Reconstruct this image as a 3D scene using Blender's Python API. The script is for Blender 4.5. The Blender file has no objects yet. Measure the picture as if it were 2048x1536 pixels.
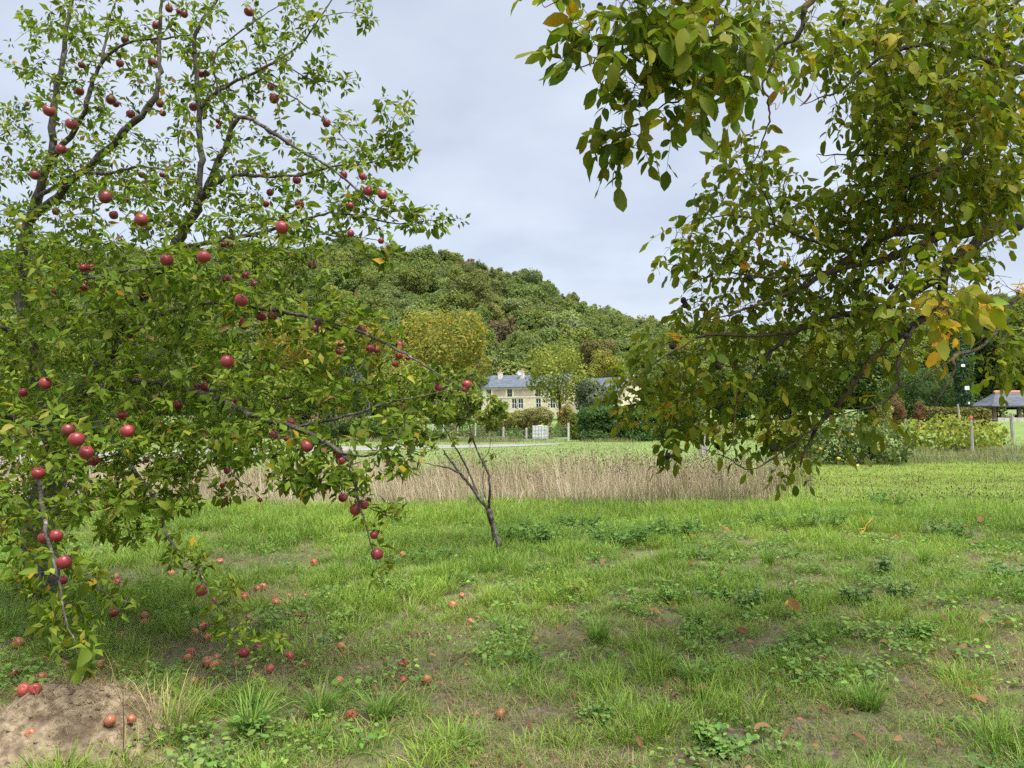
import bpy, math, random
import numpy as np

# ------------------------------------------------------------------ camera, sky, sun, exposure
SC = bpy.context.scene
F = 1538.0                       # focal length in pixels of a 2048 wide frame
CAM_H = 1.6
PITCH = math.atan(72.0 / F)
cam_d = bpy.data.cameras.new('camera')
cam_d.sensor_width = 36.0
cam_d.lens = F / 2048.0 * 36.0
cam_d.clip_start = 0.05
cam_d.clip_end = 3000.0
cam = bpy.data.objects.new('camera', cam_d)
SC.collection.objects.link(cam)
cam.location = (0, 0, CAM_H)
cam.rotation_euler = (math.pi / 2 + PITCH, 0, 0)
SC.camera = cam

SUN_EL, SUN_ROT = math.radians(66), math.radians(150)     # high behind thin cloud, a little behind and right of the camera
world = bpy.data.worlds.new('World')
SC.world = world
world.use_nodes = True
wn, wl = world.node_tree.nodes, world.node_tree.links
wn.clear()
w_out = wn.new('ShaderNodeOutputWorld')
w_bg = wn.new('ShaderNodeBackground')
w_bg.inputs['Strength'].default_value = 0.1
w_sky = wn.new('ShaderNodeTexSky')
w_sky.sky_type = 'NISHITA'
w_sky.sun_disc = False
w_sky.sun_elevation = SUN_EL
w_sky.sun_rotation = SUN_ROT
w_tc = wn.new('ShaderNodeTexCoord')
w_sep = wn.new('ShaderNodeSeparateXYZ')
wl.new(w_tc.outputs['Generated'], w_sep.inputs[0])
def wmath(op, a, b):
    n = wn.new('ShaderNodeMath'); n.operation = op
    for i, v in enumerate((a, b)):
        if isinstance(v, (int, float)): n.inputs[i].default_value = v
        else: wl.new(v, n.inputs[i])
    return n.outputs[0]
zz = wmath('ADD', wmath('ABSOLUTE', w_sep.outputs['Z'], 0), 0.22)
w_comb = wn.new('ShaderNodeCombineXYZ')
wl.new(wmath('DIVIDE', w_sep.outputs['X'], zz), w_comb.inputs[0])
wl.new(wmath('DIVIDE', w_sep.outputs['Y'], zz), w_comb.inputs[1])
w_noise = wn.new('ShaderNodeTexNoise')
w_noise.inputs['Scale'].default_value = 1.9
w_noise.inputs['Detail'].default_value = 6.0
w_noise.inputs['Roughness'].default_value = 0.5
wl.new(w_comb.outputs[0], w_noise.inputs['Vector'])
w_ramp = wn.new('ShaderNodeValToRGB')
w_ramp.color_ramp.elements[0].position = 0.28
w_ramp.color_ramp.elements[0].color = (0.60, 0.655, 0.775, 1)
w_ramp.color_ramp.elements[1].position = 0.72
w_ramp.color_ramp.elements[1].color = (0.88, 0.93, 1.04, 1)
wl.new(w_noise.outputs['Fac'], w_ramp.inputs['Fac'])
w_gain = wn.new('ShaderNodeVectorMath'); w_gain.operation = 'SCALE'
w_gain.inputs['Scale'].default_value = 1.68               # the cloud sheet, in the sky texture's units
wl.new(w_ramp.outputs['Color'], w_gain.inputs[0])
w_mix = wn.new('ShaderNodeMix'); w_mix.data_type = 'RGBA'
w_mix.inputs['Factor'].default_value = 0.92
wl.new(w_sky.outputs['Color'], w_mix.inputs['A'])
wl.new(w_gain.outputs[0], w_mix.inputs['B'])
wl.new(w_mix.outputs['Result'], w_bg.inputs['Color'])
wl.new(w_bg.outputs[0], w_out.inputs['Surface'])

sun_d = bpy.data.lights.new('sun', 'SUN')
sun_d.energy = 1.5
sun_d.angle = math.radians(40)
sun_d.color = (1.0, 0.965, 0.9)
sun = bpy.data.objects.new('sun', sun_d)
SC.collection.objects.link(sun)
_az = SUN_ROT
_sd = np.array([math.sin(_az) * math.cos(SUN_EL), math.cos(_az) * math.cos(SUN_EL), math.sin(SUN_EL)])
from mathutils import Vector, Matrix
sun.rotation_euler = Vector(_sd).to_track_quat('Z', 'Y').to_euler()
sun.location = (0, -20, 40)

SC.view_settings.view_transform = 'Standard'
SC.view_settings.look = 'None'
SC.view_settings.gamma = 1.0
SC.view_settings.use_curve_mapping = False
SC.view_settings.exposure = 2.4
SC.render.engine = 'CYCLES'
SC.cycles.max_bounces = 6
SC.cycles.diffuse_bounces = 3
SC.cycles.use_adaptive_sampling = True
SC.cycles.adaptive_threshold = 0.02
SC.cycles.transmission_bounces = 4
SC.cycles.glossy_bounces = 2
SC.cycles.use_denoising = False
SC.cycles.sample_clamp_indirect = 4.0

# ------------------------------------------------------------------ helpers
rng = np.random.default_rng(7)
random.seed(7)
C = SC.collection
cp, sp = math.cos(PITCH), math.sin(PITCH)

def at(x, y, d):
    """world point seen at photo pixel (x, y), d metres ahead of the camera"""
    u, v = (x - 1024) / F, (768 - y) / F
    dy = cp - sp * v
    s = d / dy
    return np.array([u * s, d, CAM_H + (sp + cp * v) * s])

def proj(P):
    P = np.asarray(P, float)
    z = P[..., 2] - CAM_H
    w = P[..., 1] * cp + z * sp
    v = -P[..., 1] * sp + z * cp
    w = np.where(np.abs(w) < 1e-6, 1e-6, w)
    return 1024 + F * P[..., 0] / w, 768 - F * v / w, w

def sstep(a, b, t):
    t = np.clip((np.asarray(t, float) - a) / (b - a), 0, 1)
    return t * t * (3 - 2 * t)

def vnoise(x, y, scale, seed=0):
    x = np.asarray(x, float) / scale; y = np.asarray(y, float) / scale
    xi, yi = np.floor(x).astype(np.int64), np.floor(y).astype(np.int64)
    fx, fy = x - xi, y - yi
    fx, fy = fx * fx * (3 - 2 * fx), fy * fy * (3 - 2 * fy)
    def h(a, b):
        n = (a * 374761393 + b * 668265263 + seed * 974634777) & 0x7fffffff
        n = ((n ^ (n >> 13)) * 1274126177) & 0x7fffffff
        return ((n ^ (n >> 16)) & 0xffff) / 65535.0
    return (h(xi, yi) * (1 - fx) + h(xi + 1, yi) * fx) * (1 - fy) + (h(xi, yi + 1) * (1 - fx) + h(xi + 1, yi + 1) * fx) * fy

def ground_z(x, y):
    x = np.asarray(x, float); y = np.asarray(y, float)
    z = 2.4 * sstep(62, 150, y) + 1.15 * sstep(42, 80, y) * sstep(14, 42, x)
    near = 1 - sstep(16, 40, y)
    z = z + near * (0.10 * (vnoise(x, y, 3.1, 3) - 0.5) + 0.05 * (vnoise(x, y, 0.9, 4) - 0.5))
    return z

def on_ground(x, y):
    """ground point seen at photo pixel (x, y)"""
    d = 5.0
    for _ in range(12):
        u, v = (x - 1024) / F, (768 - y) / F
        slope = (sp + cp * v) / (cp - sp * v)
        g = float(ground_z(u / (cp - sp * v) * d, d))
        d = (g - CAM_H) / slope if slope < -1e-4 else 60
        d = min(max(d, 1.5), 200)
    return at(x, y, d)

def nrm(a):
    return a / np.maximum(np.linalg.norm(a, axis=-1, keepdims=True), 1e-9)

def make_mesh(name, V, faces, cols=None, smooth=True):
    V = np.ascontiguousarray(np.asarray(V, np.float32).reshape(-1, 3))
    if not isinstance(faces, (list, tuple)): faces = [faces]
    faces = [np.asarray(f, np.int32) for f in faces if len(f)]
    me = bpy.data.meshes.new(name)
    me.vertices.add(len(V)); me.vertices.foreach_set('co', V.ravel())
    nl = sum(f.size for f in faces); nf = sum(len(f) for f in faces)
    me.loops.add(nl); me.polygons.add(nf)
    me.loops.foreach_set('vertex_index', np.concatenate([f.ravel() for f in faces]))
    sizes = np.concatenate([np.full(len(f), f.shape[1], np.int32) for f in faces])
    starts = np.concatenate([[0], np.cumsum(sizes)[:-1]]).astype(np.int32)
    me.polygons.foreach_set('loop_start', starts)
    me.polygons.foreach_set('use_smooth', np.full(nf, smooth, bool))
    me.update(calc_edges=True)
    if cols is not None:
        c4 = np.ones((len(V), 4), np.float32); c4[:, :3] = cols
        a = me.color_attributes.new('col', 'FLOAT_COLOR', 'POINT')
        a.data.foreach_set('color', c4.ravel())
    return me

def link(name, me, mat, parent=None):
    o = bpy.data.objects.new(name, me)
    C.objects.link(o)
    if me is not None and mat is not None and not me.materials: me.materials.append(mat)
    if parent is not None: o.parent = parent
    return o

def empty(name, loc):
    o = bpy.data.objects.new(name, None)
    o.empty_display_size = 0.2
    C.objects.link(o); o.location = [float(v) for v in loc]
    return o

def tag(o, label, cat, group=None, kind=None):
    o['label'] = label; o['category'] = cat
    if group: o['group'] = group
    if kind: o['kind'] = kind
    return o

def structure(o): o['kind'] = 'structure'; return o

class Geo:
    """collects pieces into one mesh, relative to an origin"""
    def __init__(s, origin=(0, 0, 0)):
        s.V, s.F4, s.F3, s.n, s.c = [], [], [], 0, []
        s.o = np.asarray(origin, float)
    def add(s, V, f4=None, f3=None, col=(0.5, 0.5, 0.5)):
        V = np.asarray(V, float).reshape(-1, 3)
        s.V.append(V - s.o)
        if f4 is not None and len(f4): s.F4.append(np.asarray(f4, int).reshape(-1, 4) + s.n)
        if f3 is not None and len(f3): s.F3.append(np.asarray(f3, int).reshape(-1, 3) + s.n)
        c = np.asarray(col, float)
        s.c.append(np.broadcast_to(c, (len(V), 3)) if c.ndim == 1 else c)
        s.n += len(V)
    def box(s, lo, hi, col=(0.5, 0.5, 0.5)):
        (x0, y0, z0), (x1, y1, z1) = lo, hi
        s.add([(x0,y0,z0),(x1,y0,z0),(x1,y1,z0),(x0,y1,z0),(x0,y0,z1),(x1,y0,z1),(x1,y1,z1),(x0,y1,z1)],
              [(0,3,2,1),(4,5,6,7),(0,1,5,4),(1,2,6,5),(2,3,7,6),(3,0,4,7)], None, col)
    def tube(s, P, R, sides=6, col=(0.5, 0.5, 0.5), cap=True):
        P = np.asarray(P, float); R = np.asarray(R, float)
        T = np.gradient(P, axis=0); T = nrm(T)
        up = np.array([0.0, 0.0, 1.0]) if abs(T[0, 2]) < 0.9 else np.array([1.0, 0, 0])
        a = np.linspace(0, 2 * np.pi, sides, endpoint=False)
        rings = []
        u = up
        for i in range(len(P)):
            u = u - T[i] * np.dot(u, T[i]); u = u / max(np.linalg.norm(u), 1e-9)
            w = np.cross(T[i], u)
            rings.append(P[i] + R[i] * (np.cos(a)[:, None] * u + np.sin(a)[:, None] * w))
        V = np.concatenate(rings)
        f = []
        for i in range(len(P) - 1):
            for k in range(sides):
                k2 = (k + 1) % sides
                f.append((i * sides + k, i * sides + k2, (i + 1) * sides + k2, (i + 1) * sides + k))
        f3 = []
        if cap:
            for base, rev in ((0, True), ((len(P) - 1) * sides, False)):
                for k in range(1, sides - 1):
                    t = (base, base + k, base + k + 1)
                    f3.append(t[::-1] if rev else t)
        s.add(V, f, f3, col)
    def build(s, name, mat, parent=None, smooth=False):
        me = make_mesh(name, np.concatenate(s.V), [np.concatenate(s.F4) if s.F4 else np.zeros((0, 4), int),
                                                   np.concatenate(s.F3) if s.F3 else np.zeros((0, 3), int)],
                       np.concatenate(s.c), smooth)
        return link(name, me, mat, parent)

# ------------------------------------------------------------------ materials
def new_mat(name):
    m = bpy.data.materials.new(name); m.use_nodes = True
    nt = m.node_tree
    return m, nt.nodes, nt.links, nt.nodes['Principled BSDF']

def attr_mat(name, rough=0.55, spec=0.3, transl=0.3, tint=(1.25, 1.3, 0.7), noise=0.0, nscale=40.0, inst=False):
    m, n, l, b = new_mat(name)
    a = n.new('ShaderNodeAttribute'); a.attribute_name = 'col'
    col = a.outputs['Color']
    if inst:
        ia = n.new('ShaderNodeAttribute'); ia.attribute_name = 'tint'; ia.attribute_type = 'INSTANCER'
        im = n.new('ShaderNodeVectorMath'); im.operation = 'MULTIPLY'
        l.new(col, im.inputs[0]); l.new(ia.outputs['Color'], im.inputs[1]); col = im.outputs[0]
    if noise > 0:
        tx = n.new('ShaderNodeTexNoise'); tx.inputs['Scale'].default_value = nscale; tx.inputs['Detail'].default_value = 3
        tc = n.new('ShaderNodeTexCoord'); l.new(tc.outputs['Object'], tx.inputs['Vector'])
        mr = n.new('ShaderNodeMapRange'); mr.inputs['To Min'].default_value = 1 - noise; mr.inputs['To Max'].default_value = 1 + noise
        l.new(tx.outputs['Fac'], mr.inputs['Value'])
        vm = n.new('ShaderNodeVectorMath'); vm.operation = 'SCALE'
        l.new(col, vm.inputs[0]); l.new(mr.outputs[0], vm.inputs['Scale']); col = vm.outputs[0]
    l.new(col, b.inputs['Base Color'])
    b.inputs['Roughness'].default_value = rough
    b.inputs['Specular IOR Level'].default_value = spec
    if transl > 0:
        t = n.new('ShaderNodeBsdfTranslucent')
        mu = n.new('ShaderNodeVectorMath'); mu.operation = 'MULTIPLY'; mu.inputs[1].default_value = tint
        l.new(col, mu.inputs[0]); l.new(mu.outputs[0], t.inputs['Color'])
        mx = n.new('ShaderNodeMixShader'); mx.inputs[0].default_value = transl
        l.new(b.outputs[0], mx.inputs[1]); l.new(t.outputs[0], mx.inputs[2])
        l.new(mx.outputs[0], n['Material Output'].inputs['Surface'])
    return m

def noise_mat(name, c0, c1, scale=8.0, detail=6, rough=0.85, bump=0.0, lo=0.35, hi=0.65, c2=None, scale2=30.0, t2=(0.58, 0.66), stretch=None, spec=0.25):
    m, n, l, b = new_mat(name)
    tc = n.new('ShaderNodeTexCoord')
    vec = tc.outputs['Object']
    if stretch:
        mp = n.new('ShaderNodeMapping'); mp.inputs['Scale'].default_value = stretch
        l.new(vec, mp.inputs['Vector']); vec = mp.outputs[0]
    tx = n.new('ShaderNodeTexNoise'); tx.inputs['Scale'].default_value = scale; tx.inputs['Detail'].default_value = detail
    l.new(vec, tx.inputs['Vector'])
    r = n.new('ShaderNodeValToRGB')
    r.color_ramp.elements[0].position = lo; r.color_ramp.elements[0].color = (*c0, 1)
    r.color_ramp.elements[1].position = hi; r.color_ramp.elements[1].color = (*c1, 1)
    l.new(tx.outputs['Fac'], r.inputs['Fac'])
    col = r.outputs['Color']
    if c2 is not None:
        t3 = n.new('ShaderNodeTexNoise'); t3.inputs['Scale'].default_value = scale2; t3.inputs['Detail'].default_value = 4
        l.new(vec, t3.inputs['Vector'])
        mr = n.new('ShaderNodeMapRange'); mr.inputs['From Min'].default_value = t2[0]; mr.inputs['From Max'].default_value = t2[1]
        l.new(t3.outputs['Fac'], mr.inputs['Value'])
        mx = n.new('ShaderNodeMix'); mx.data_type = 'RGBA'
        l.new(mr.outputs[0], mx.inputs['Factor']); l.new(col, mx.inputs['A']); mx.inputs['B'].default_value = (*c2, 1)
        col = mx.outputs['Result']
    l.new(col, b.inputs['Base Color'])
    b.inputs['Roughness'].default_value = rough
    b.inputs['Specular IOR Level'].default_value = spec
    if bump > 0:
        bp = n.new('ShaderNodeBump'); bp.inputs['Strength'].default_value = bump; bp.inputs['Distance'].default_value = 0.02
        l.new(tx.outputs['Fac'], bp.inputs['Height']); l.new(bp.outputs[0], b.inputs['Normal'])
    return m

M = {}
M['leaf'] = attr_mat('leaf', 0.55, 0.12, 0.42, noise=0.22, nscale=30)
M['blade'] = attr_mat('blade', 0.6, 0.25, 0.30, tint=(1.15, 1.2, 0.7))
M['straw'] = attr_mat('straw', 0.8, 0.15, 0.2, tint=(1, 1, 0.9))
M['canopy'] = attr_mat('canopy', 0.8, 0.08, 0.42, tint=(1.15, 1.2, 0.7))
M['blade_i'] = attr_mat('blade_i', 0.6, 0.25, 0.32, tint=(1.15, 1.2, 0.7), inst=True)
M['canopy_i'] = attr_mat('canopy_i', 0.8, 0.08, 0.4, tint=(1.15, 1.2, 0.7), inst=True)
M['plain'] = attr_mat('plain', 0.8, 0.2, 0.0, noise=0.25, nscale=9)
M['bark_apple'] = noise_mat('bark_apple', (0.045, 0.038, 0.031), (0.115, 0.102, 0.086), 22, 8, 0.9, 0.8, c2=(0.23, 0.235, 0.195), scale2=26, t2=(0.58, 0.70), stretch=(1, 1, 0.55))
M['bark_walnut'] = noise_mat('bark_walnut', (0.03, 0.024, 0.017), (0.095, 0.08, 0.058), 34, 10, 0.95, 1.0, c2=(0.16, 0.125, 0.035), scale2=7, t2=(0.52, 0.66), stretch=(1, 1, 0.6))
M['soil'] = noise_mat('soil', (0.06, 0.045, 0.036), (0.17, 0.13, 0.095), 26, 14, 0.95, 1.0, c2=(0.11, 0.125, 0.045), scale2=7, t2=(0.38, 0.55))
M['mound'] = noise_mat('mound', (0.13, 0.095, 0.06), (0.31, 0.245, 0.16), 22, 14, 0.95, 1.0, c2=(0.10, 0.07, 0.045), scale2=5, t2=(0.55, 0.7))
M['meadow'] = noise_mat('meadow', (0.135, 0.20, 0.05), (0.19, 0.26, 0.075), 0.35, 8, 0.9, 0.3, c2=(0.17, 0.19, 0.07), scale2=0.12, t2=(0.55, 0.7))
M['haybase'] = noise_mat('haybase', (0.20, 0.15, 0.09), (0.32, 0.25, 0.16), 1.5, 8, 0.95, 0.4)
M['lane'] = noise_mat('lane', (0.21, 0.205, 0.19), (0.30, 0.295, 0.27), 0.8, 8, 0.9, 0.2)
M['hill'] = noise_mat('hill', (0.03, 0.045, 0.015), (0.06, 0.07, 0.025), 0.1, 5, 0.95)
M['slate'] = noise_mat('slate', (0.085, 0.10, 0.13), (0.14, 0.16, 0.20), 1.2, 8, 0.55, 0.2, stretch=(1, 1, 3))
M['slate_pale'] = noise_mat('slate_pale', (0.06, 0.068, 0.085), (0.12, 0.132, 0.16), 2.2, 8, 0.5, 0.3, stretch=(0.6, 0.6, 5))
M['cream'] = noise_mat('cream', (0.56, 0.48, 0.36), (0.70, 0.62, 0.49), 1.3, 8, 0.9, 0.2)
M['render'] = noise_mat('render', (0.37, 0.30, 0.24), (0.48, 0.40, 0.33), 0.9, 8, 0.95, 0.2)
M['pale_stone'] = noise_mat('pale_stone', (0.62, 0.57, 0.46), (0.74, 0.70, 0.60), 2, 6, 0.9)
M['glass'] = noise_mat('glass', (0.02, 0.024, 0.03), (0.045, 0.05, 0.06), 1.0, 2, 0.12, spec=0.6)
M['white'] = noise_mat('white', (0.58, 0.60, 0.61), (0.70, 0.72, 0.73), 2, 4, 0.45)
M['wood_grey'] = noise_mat('wood_grey', (0.22, 0.20, 0.175), (0.40, 0.375, 0.335), 6, 8, 0.9, 0.5, stretch=(4, 4, 0.6))
M['wood_dark'] = noise_mat('wood_dark', (0.075, 0.055, 0.04), (0.15, 0.115, 0.085), 5, 8, 0.85, 0.4, stretch=(3, 3, 0.6))
M['concrete'] = noise_mat('concrete', (0.40, 0.38, 0.33), (0.55, 0.53, 0.47), 6, 6, 0.9)
M['terracotta'] = noise_mat('terracotta', (0.33, 0.12, 0.07), (0.50, 0.24, 0.15), 3, 6, 0.85)
M['wire'] = noise_mat('wire', (0.05, 0.12, 0.08), (0.08, 0.17, 0.11), 1, 2, 0.6)
M['steel'] = noise_mat('steel', (0.25, 0.25, 0.25), (0.4, 0.4, 0.4), 3, 2, 0.5)
M['tyre'] = noise_mat('tyre', (0.015, 0.015, 0.016), (0.03, 0.03, 0.03), 3, 2, 0.8)
M['husk'] = noise_mat('husk', (0.008, 0.007, 0.008), (0.03, 0.02, 0.018), 40, 6, 0.75, 0.6)
M['twig_yellow'] = noise_mat('twig_yellow', (0.42, 0.27, 0.03), (0.55, 0.38, 0.07), 20, 6, 0.85)

def apple_mat(name, base, dark, blush, cover):
    m, n, l, b = new_mat(name)
    tc = n.new('ShaderNodeTexCoord'); oi = n.new('ShaderNodeObjectInfo')
    ad = n.new('ShaderNodeVectorMath'); ad.operation = 'ADD'
    sc = n.new('ShaderNodeVectorMath'); sc.operation = 'SCALE'; sc.inputs[0].default_value = (7, 13, 5)
    l.new(oi.outputs['Random'], sc.inputs['Scale'])
    l.new(tc.outputs['Object'], ad.inputs[0]); l.new(sc.outputs[0], ad.inputs[1])
    t1 = n.new('ShaderNodeTexNoise'); t1.inputs['Scale'].default_value = 16; t1.inputs['Detail'].default_value = 3
    l.new(ad.outputs[0], t1.inputs['Vector'])
    mp = n.new('ShaderNodeMapping'); mp.inputs['Scale'].default_value = (160, 160, 14)
    l.new(ad.outputs[0], mp.inputs['Vector'])
    t2 = n.new('ShaderNodeTexNoise'); t2.inputs['Scale'].default_value = 1; t2.inputs['Detail'].default_value = 4
    l.new(mp.outputs[0], t2.inputs['Vector'])
    m1 = n.new('ShaderNodeMix'); m1.data_type = 'RGBA'
    m1.inputs['A'].default_value = (*base, 1); m1.inputs['B'].default_value = (*dark, 1)
    l.new(t2.outputs['Fac'], m1.inputs['Factor'])
    mr = n.new('ShaderNodeMapRange'); mr.inputs['From Min'].default_value = cover; mr.inputs['From Max'].default_value = cover + 0.12
    l.new(t1.outputs['Fac'], mr.inputs['Value'])
    m2 = n.new('ShaderNodeMix'); m2.data_type = 'RGBA'
    l.new(mr.outputs[0], m2.inputs['Factor']); l.new(m1.outputs['Result'], m2.inputs['A']); m2.inputs['B'].default_value = (*blush, 1)
    hv = n.new('ShaderNodeHueSaturation')
    mv = n.new('ShaderNodeMapRange'); mv.inputs['To Min'].default_value = 0.75; mv.inputs['To Max'].default_value = 1.15
    l.new(oi.outputs['Random'], mv.inputs['Value']); l.new(mv.outputs[0], hv.inputs['Value'])
    l.new(m2.outputs['Result'], hv.inputs['Color']); l.new(hv.outputs[0], b.inputs['Base Color'])
    b.inputs['Roughness'].default_value = 0.34
    b.inputs['Specular IOR Level'].default_value = 0.45
    return m
M['apple'] = apple_mat('apple', (0.36, 0.042, 0.052), (0.19, 0.018, 0.032), (0.42, 0.22, 0.08), 0.60)
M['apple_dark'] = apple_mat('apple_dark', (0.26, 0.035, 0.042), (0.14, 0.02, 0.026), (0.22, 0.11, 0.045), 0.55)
M['apple_fallen'] = apple_mat('apple_fallen', (0.40, 0.055, 0.05), (0.28, 0.04, 0.035), (0.46, 0.24, 0.09), 0.56)
M['apple_rotten'] = apple_mat('apple_rotten', (0.38, 0.13, 0.065), (0.26, 0.08, 0.045), (0.44, 0.20, 0.085), 0.5)
M['quince'] = apple_mat('quince', (0.52, 0.40, 0.06), (0.42, 0.33, 0.05), (0.45, 0.42, 0.10), 0.55)
M['stalk'] = noise_mat('stalk', (0.07, 0.05, 0.03), (0.13, 0.10, 0.05), 30, 3, 0.85)

# ------------------------------------------------------------------ leaf and blade geometry
def leaf_template(width=0.55, fold=0.28, curl=0.18, wave=0.0, tipw=0.55):
    xs = np.array([0, 0.22, 0.5, 0.78, 1.0]); ws = np.array([0, 0.78, 1.0, tipw, 0]) * width / 2
    zc = -curl * xs ** 2
    V = [(x, 0, z) for x, z in zip(xs, zc)]
    for sgn in (1, -1):
        for i in (1, 2, 3):
            V.append((xs[i], sgn * ws[i], zc[i] + fold * ws[i] + wave * (1 if (i + (sgn > 0)) % 2 else -1)))
    f4 = [(1, 2, 6, 5), (2, 3, 7, 6), (2, 1, 8, 9), (3, 2, 9, 10)]
    f3 = [(0, 1, 5), (3, 4, 7), (1, 0, 8), (4, 3, 10)]
    return np.array(V), np.array(f4), np.array(f3)

def frames(D, U):
    ex = nrm(D); ez = U - ex * np.sum(U * ex, -1, keepdims=True); ez = nrm(ez)
    ey = np.cross(ez, ex)
    return ex, ey, ez

def leaf_cloud(tpl, pos, D, U, size, cols):
    """arrays (V, F4, F3, col) for many leaves"""
    T, f4, f3 = tpl
    ex, ey, ez = frames(D, U)
    s = np.asarray(size)[:, None, None]
    V = pos[:, None, :] + s * (T[None, :, 0:1] * ex[:, None, :] + T[None, :, 1:2] * ey[:, None, :] + T[None, :, 2:3] * ez[:, None, :])
    n, k = len(pos), len(T)
    off = (np.arange(n) * k)[:, None, None]
    a4 = (f4[None] + off).reshape(-1, 4) if len(f4) else np.zeros((0, 4), int)
    a3 = (f3[None] + off).reshape(-1, 3) if len(f3) else np.zeros((0, 3), int)
    return V.reshape(-1, 3), a4, a3, np.repeat(cols, k, axis=0)

class Cloud:
    def __init__(s): s.parts = []; s.n = 0
    def add(s, V, a4, a3, col):
        s.parts.append((V, a4 + s.n, a3 + s.n, col)); s.n += len(V)
    def mesh(s, name, origin=(0, 0, 0), smooth=True):
        V = np.concatenate([p[0] for p in s.parts]) - np.asarray(origin)
        return make_mesh(name, V, [np.concatenate([p[1] for p in s.parts]), np.concatenate([p[2] for p in s.parts])],
                         np.concatenate([p[3] for p in s.parts]), smooth)

QUAD = (np.array([(-.5, -.5, 0), (.5, -.42, .12), (.42, .5, 0), (-.5, .42, .12)]), np.array([(0, 1, 2, 3)]), np.zeros((0, 3), int))
RHOMB = (np.array([(0, 0, 0), (.45, -.3, .1), (1, 0, -.12), (.45, .3, .1)]), np.array([(0, 1, 2, 3)]), np.zeros((0, 3), int))

def rand_dirs(n):
    return nrm(rng.normal(size=(n, 3)))

def pick_cols(palette, weights, n, jit=0.18):
    p = np.array(palette); w = np.array(weights, float); w /= w.sum()
    c = p[rng.choice(len(p), n, p=w)]
    return np.clip(c * (1 + jit * rng.normal(size=(n, 1))) * (1 + 0.06 * rng.normal(size=(n, 3))), 0.004, 0.8)

def blades(pos, h, lean, az, width, cols, seg=2):
    """grass blades: pos (n,3) base, leaning to azimuth az by lean*h"""
    n = len(pos)
    dx, dy = np.cos(az), np.sin(az)
    wx, wy = -dy, dx
    tw = rng.uniform(-0.9, 0.9, n)
    wx, wy = wx * np.cos(tw) - wy * np.sin(tw), wx * np.sin(tw) + wy * np.cos(tw)
    ts = [0, 0.55] if seg == 2 else [0, 0.4, 0.75]
    rows = []
    for t in ts:
        k = lean * t ** 1.8
        z = h * t * (1 - 0.25 * lean * t)
        c = np.stack([pos[:, 0] + dx * h * k, pos[:, 1] + dy * h * k, pos[:, 2] + z], -1)
        hw = (width * (1 - 0.5 * t) * 0.5)[:, None] * np.stack([wx, wy, np.zeros(n)], -1)
        rows += [c - hw, c + hw]
    z = h * (1 - 0.35 * lean)
    rows.append(np.stack([pos[:, 0] + dx * h * lean, pos[:, 1] + dy * h * lean, pos[:, 2] + z], -1))
    k = len(rows)
    V = np.stack(rows, 1).reshape(-1, 3)
    off = (np.arange(n) * k)[:, None]
    f4 = [np.array([[2 * i, 2 * i + 1, 2 * i + 3, 2 * i + 2]]) + off for i in range(len(ts) - 1)]
    f3 = np.array([[k - 3, k - 2, k - 1]]) + off
    return V, np.concatenate(f4), f3, np.repeat(cols, k, axis=0)

def instancer(name, pts, idx, rot, scl, tint, protos, mat):
    """one stuff object: prototype meshes instanced on points by geometry nodes"""
    me = make_mesh(name, pts, np.zeros((0, 3), int)) if False else bpy.data.meshes.new(name)
    n = len(pts)
    me.vertices.add(n); me.vertices.foreach_set('co', np.asarray(pts, np.float32).ravel())
    a = me.attributes.new('idx', 'INT', 'POINT'); a.data.foreach_set('value', np.asarray(idx, np.int32))
    a = me.attributes.new('rot', 'FLOAT_VECTOR', 'POINT'); a.data.foreach_set('vector', np.asarray(rot, np.float32).ravel())
    a = me.attributes.new('scl', 'FLOAT_VECTOR', 'POINT'); a.data.foreach_set('vector', np.asarray(scl, np.float32).ravel())
    t4 = np.ones((n, 4), np.float32); t4[:, :3] = tint
    a = me.attributes.new('tint', 'FLOAT_COLOR', 'POINT'); a.data.foreach_set('color', t4.ravel())
    o = link(name, me, mat)
    ng = bpy.data.node_groups.new(name, 'GeometryNodeTree')
    ng.interface.new_socket('Geometry', in_out='INPUT', socket_type='NodeSocketGeometry')
    ng.interface.new_socket('Geometry', in_out='OUTPUT', socket_type='NodeSocketGeometry')
    N, L = ng.nodes, ng.links
    gi, go = N.new('NodeGroupInput'), N.new('NodeGroupOutput')
    g2i = N.new('GeometryNodeGeometryToInstance')
    for i, pm in reversed(list(enumerate(protos))):
        if not pm.materials: pm.materials.append(mat)
        po = bpy.data.objects.new(name + '_piece', pm)
        oi = N.new('GeometryNodeObjectInfo'); oi.inputs['Object'].default_value = po; oi.inputs['As Instance'].default_value = False
        L.new(oi.outputs['Geometry'], g2i.inputs[0])
    iop = N.new('GeometryNodeInstanceOnPoints')
    L.new(gi.outputs[0], iop.inputs['Points']); L.new(g2i.outputs[0], iop.inputs['Instance'])
    iop.inputs['Pick Instance'].default_value = True
    def na(nm, ty, sock):
        k = N.new('GeometryNodeInputNamedAttribute'); k.data_type = ty; k.inputs['Name'].default_value = nm
        L.new(k.outputs['Attribute'], iop.inputs[sock])
    na('idx', 'INT', 'Instance Index'); na('scl', 'FLOAT_VECTOR', 'Scale')
    k = N.new('GeometryNodeInputNamedAttribute'); k.data_type = 'FLOAT_VECTOR'; k.inputs['Name'].default_value = 'rot'
    e2r = N.new('FunctionNodeEulerToRotation'); L.new(k.outputs['Attribute'], e2r.inputs[0]); L.new(e2r.outputs[0], iop.inputs['Rotation'])
    L.new(iop.outputs[0], go.inputs[0])
    md = o.modifiers.new('scatter', 'NODES'); md.node_group = ng
    return o

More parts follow.
